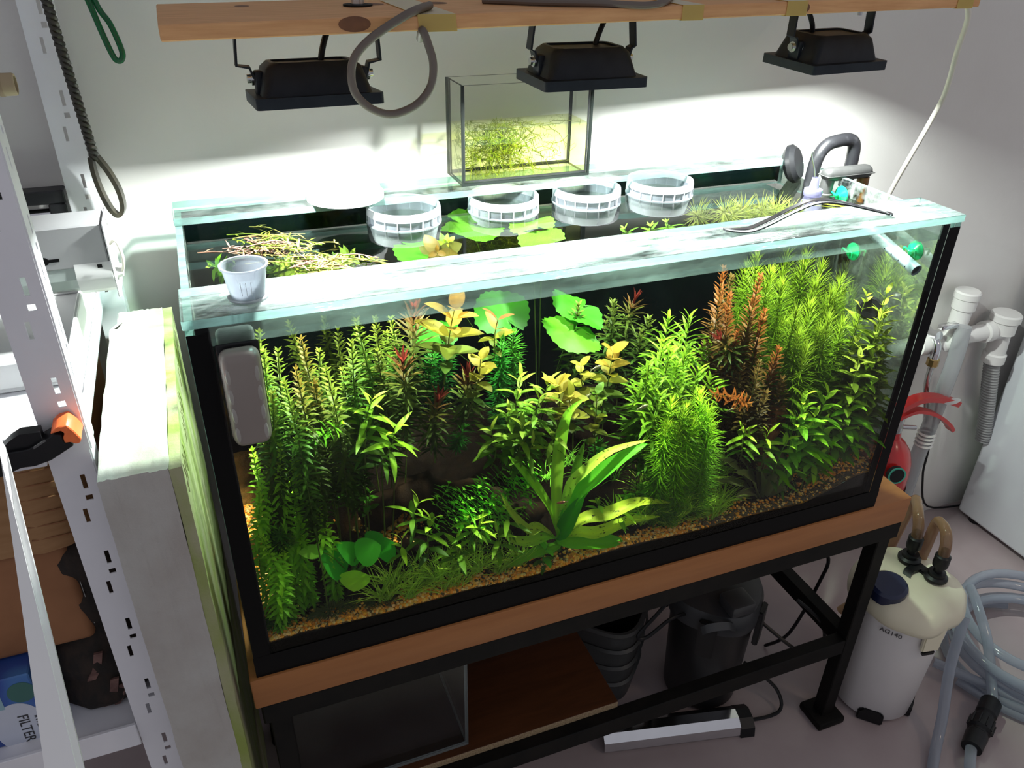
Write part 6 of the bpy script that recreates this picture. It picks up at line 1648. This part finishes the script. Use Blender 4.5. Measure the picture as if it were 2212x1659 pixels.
# coil of clear hose on the floor
M['coil'] = plastic_clear('blue_clear_hose', (.55, .60, .68), .58, .08)
cc = Vector((1.90, -.04, .0))
bm = NB(); pts = []; rr_ = random.Random(3)
for i in range(5*36):
    a = 2*PI*i/36+1.0; q = i/36; r = .20+.016*math.sin(q*2.3)+.008*math.sin(q*5.1)
    pts.append(cc+Vector((r*math.cos(a)+.012*math.sin(q*1.7), r*math.sin(a)*.95, .016+.0275*q+.006*math.sin(2*a+q))))
tube(bm, pts, .0125, 14, 0); o = finish(bm, 'hose_coil', M['coil']); tag(o, 'coil of clear bluish hose on the floor before the washing machine', 'hose')
for lab, P in (('clear hose end running along the floor beside the filter foot', [(1.60, -.02, .26), (1.545, -.065, .16), (1.50, -.12, .06), (1.44, -.17, .018), (1.36, -.235, .014), (1.25, -.33, .014)]),
               ('clear hose dropping from the coil to the black connector', [(1.78, .10, .185), (1.745, .05, .19), (1.715, -.03, .14), (1.69, -.09, .07), (1.665, -.125, .045)]),
               ('clear hose leaving the black connector towards the front', [(1.523, -.195, .03), (1.48, -.235, .018), (1.45, -.28, .014), (1.42, -.34, .014)]),
               ('clear hose crossing flat on the floor before the coil', [(1.66, -.03, .02), (1.72, -.16, .016), (1.84, -.27, .016), (2.0, -.33, .016)]),
               ('clear hose lying across the front of the coil', [(1.62, .02, .05), (1.70, -.10, .05), (1.80, -.22, .04), (1.95, -.30, .03)])):
    bm = NB(); tube(bm, P, .0125, 16, 6); o = finish(bm, 'hose', M['coil']); tag(o, lab, 'hose')
t = thing('hose_connector', 'black ribbed hose connector lying on the floor before the coil', 'connector', (1.59, -.16, .0))
a = Vector((1.665, -.122, .046)); b = Vector((1.522, -.196, .030)); d = (b-a).normalized(); L = (b-a).length
bm = NB(); lathe(bm, [(0, 0), (.020, 0), (.024, .006), (.024, L*.30), (.020, L*.33), (.020, L*.40), (.027, L*.43), (.027, L*.62), (.021, L*.65), (.021, L*.70), (.025, L*.73), (.023, L), (0, L)], a, d, 20); cn = finish(bm, 'body', M['black_plastic'], t, angle=30)
for k in range(10):
    an = 2*PI*k/10; x_, y_, _ = basis(d); q = a+d*(L*.43)+(x_*math.cos(an)+y_*math.sin(an))*.027
    bm = NB(); cyl(bm, q, q+d*L*.19, .0028, n=6); finish(bm, 'rib', M['black_plastic'], cn)

# ================================================================ under the stand
bm = NB(); box(bm, (.02, .030, .2885), (.675, .43, .306), .0006, 1)
for f in bm.faces: f.material_index = 0 if abs(f.normal.z) > .7 else 1
o = finish(bm, 'chipboard_shelf', [M['brown_board'], M['chip_edge']], smooth=False); tag(o, 'brown laminated chipboard lying on the lower rails', 'board')
M['pane3'] = glass('dusty_pane', (.80, .82, .82), .02, rough=.05, film=.06, film_col=(.25, .25, .25), film_scale=6, lo=.3, hi=.8)
M['edge3'] = pm('pale_glass_edge', (.34, .36, .36), .3)
ts = thing('spare_tank', 'empty dusty glass tank on the chipboard under the slab', 'tank', (.19, .15, .3065))
P3 = [M['pane3'], M['edge3']]
a0, a1, b0, b1, c0_, c1_ = .032, .352, .045, .27, .3065, .552
pane('front_pane', (a0, b0, c0_), (a1, b0+.005, c1_), P3, ts)
pane('rear_pane', (a0, b1-.005, c0_), (a1, b1, c1_), P3, ts)
pane('left_pane', (a0, b0+.0052, c0_), (a0+.005, b1-.0052, c1_), P3, ts)
pane('right_pane', (a1-.005, b0+.0052, c0_), (a1, b1-.0052, c1_), P3, ts)
pane('bottom_pane', (a0+.0052, b0+.0052, c0_+.0005), (a1-.0052, b1-.0052, c0_+.005), P3, ts)
# dark canister under the stand
D = Vector((1.035, .215, 0)); t = thing('dark_canister_filter', 'dark grey canister filter standing under the slab', 'filter', D)
M['dgrey'] = pm('dark_grey_plastic', (.012, .0125, .013), .4, col2=(.010, .0105, .011))
M['mgrey'] = pm('mid_grey_plastic', (.04, .042, .045), .4)
bm = NB(); lathe(bm, [(0, .004), (.085, .004), (.09, .012), (.10, .26), (.10, .29), (0, .29)], D, n=48); bd = finish(bm, 'canister', M['dgrey'], t)
bm = NB(); lathe(bm, [(.098, .285), (.112, .290), (.114, .325), (.106, .345), (.07, .357), (0, .36)], D, n=64, sq=lambda t: 1+.04*math.cos(4*t)); ld = finish(bm, 'lid', M['mgrey'], t)
for a in (-2.3, -.9, .6, 2.2):
    d = Vector((math.cos(a), math.sin(a), 0)); s = Vector((-d.y, d.x, 0)); c = D+d*.106
    bm = NB(); prism(bm, [c-s*.022+Vector((0, 0, .33)), c+s*.022+Vector((0, 0, .33)), c+s*.02+Vector((0, 0, .22)), c-s*.02+Vector((0, 0, .22))], d*.014); bmesh.ops.bevel(bm, geom=bm.edges[:], offset=.003, segments=2, affect='EDGES'); finish(bm, 'latch', M['dgrey'], ld)
bm = NB(); box(bm, (.995, .10, .352), (1.06, .16, .385), .008, 2); hd = finish(bm, 'valve_block', M['mgrey'], ld)
bm = NB(); strap(bm, [(.93, .115, .33), (.945, .105, .345), (.985, .10, .34), (1.01, .102, .32)], (0, .012, .014), .006, 4); finish(bm, 'handle', M['mgrey'], ld)
for lab, P in (('black power cable drooping from the dark canister', [(1.12, .16, .10), (1.18, .10, .05), (1.17, .06, .012), (1.08, .07, .006), (1.0, .10, .006)]),
               ('black cable loop hanging beside the dark canister', [(.93, .20, .42), (.86, .18, .36), (.80, .17, .31), (.82, .165, .30), (.88, .17, .33), (.93, .18, .32)]),
               ('black cable hanging in a bow behind the stand leg', [(1.14, .15, .24), (1.19, .09, .20), (1.24, .07, .17), (1.27, .075, .20), (1.26, .09, .26), (1.22, .14, .30)]),
               ('black cable beside the white canister lid', [(1.18, .30, .50), (1.24, .20, .45), (1.30, .16, .40), (1.31, .17, .30), (1.29, .2, .1), (1.27, .25, .006)])):
    bm = NB(); tube(bm, P, .0045, 8, 6); o = finish(bm, 'cable', M['black_plastic']); tag(o, lab, 'cable')
# grey moulded bin
t = thing('grey_bin', 'grey moulded plastic bin under the stand beside the chipboard', 'bin', (.80, .32, 0))
M['bin'] = pm('grey_bin', (.05, .053, .054), .4, col2=(.04, .043, .044))
bm = NB(); lathe(bm, [(0, .004), (.08, .004), (.09, .02), (.10, .25), (.106, .262), (.104, .272), (.094, .268), (.085, .03), (0, .022)], (.80, .32, 0), n=48, sq=lambda t: 1+.06*math.cos(4*t)); bn = finish(bm, 'bin_shell', M['bin'], t)
for z in (.09, .15, .21):
    r = .0895+.012*z/.25; bm = NB(); lathe(bm, [(r+.002, z-.006), (r+.008, z), (r+.002, z+.006)], (.80, .32, 0), n=48, sq=lambda t: 1+.06*math.cos(4*t)); finish(bm, 'band', M['bin'], bn)
# chrome lamp reflector on the floor
t = thing('lamp_reflector', 'long chrome lamp reflector with a black end cap on the floor', 'lamp', (.9, .10, 0))
a = Vector((.72, .15, 0)); b = Vector((1.05, .075, 0)); d = (b-a).normalized(); s = Vector((-d.y, d.x, 0))
bm = NB()
prof = [(-.035, .006), (-.030, .028), (-.012, .040), (.012, .040), (.030, .028), (.035, .006)]
for (p0, p1) in zip(prof, prof[1:]):
    fs = [a+s*p0[0]+Vector((0, 0, p0[1])), a+s*p1[0]+Vector((0, 0, p1[1])), b+s*p1[0]+Vector((0, 0, p1[1])), b+s*p0[0]+Vector((0, 0, p0[1]))]
    bm.faces.new([bm.verts.new(q) for q in fs])
bmesh.ops.remove_doubles(bm, verts=bm.verts, dist=1e-5); bmesh.ops.solidify(bm, geom=bm.faces[:], thickness=.0015); finish(bm, 'reflector', M['chrome'], t, smooth=False)
bm = NB(); prism(bm, [b+s*k[0]*1.15+Vector((0, 0, max(0.001, k[1]*1.15-.006))) for k in prof], d*.035); finish(bm, 'end_cap', M['black_plastic'], t, smooth=False)
bm = NB(); cyl(bm, a+d*.02+Vector((0, 0, .022)), b-d*.01+Vector((0, 0, .022)), .008, n=16); finish(bm, 'tube', M['white_plastic'], t)
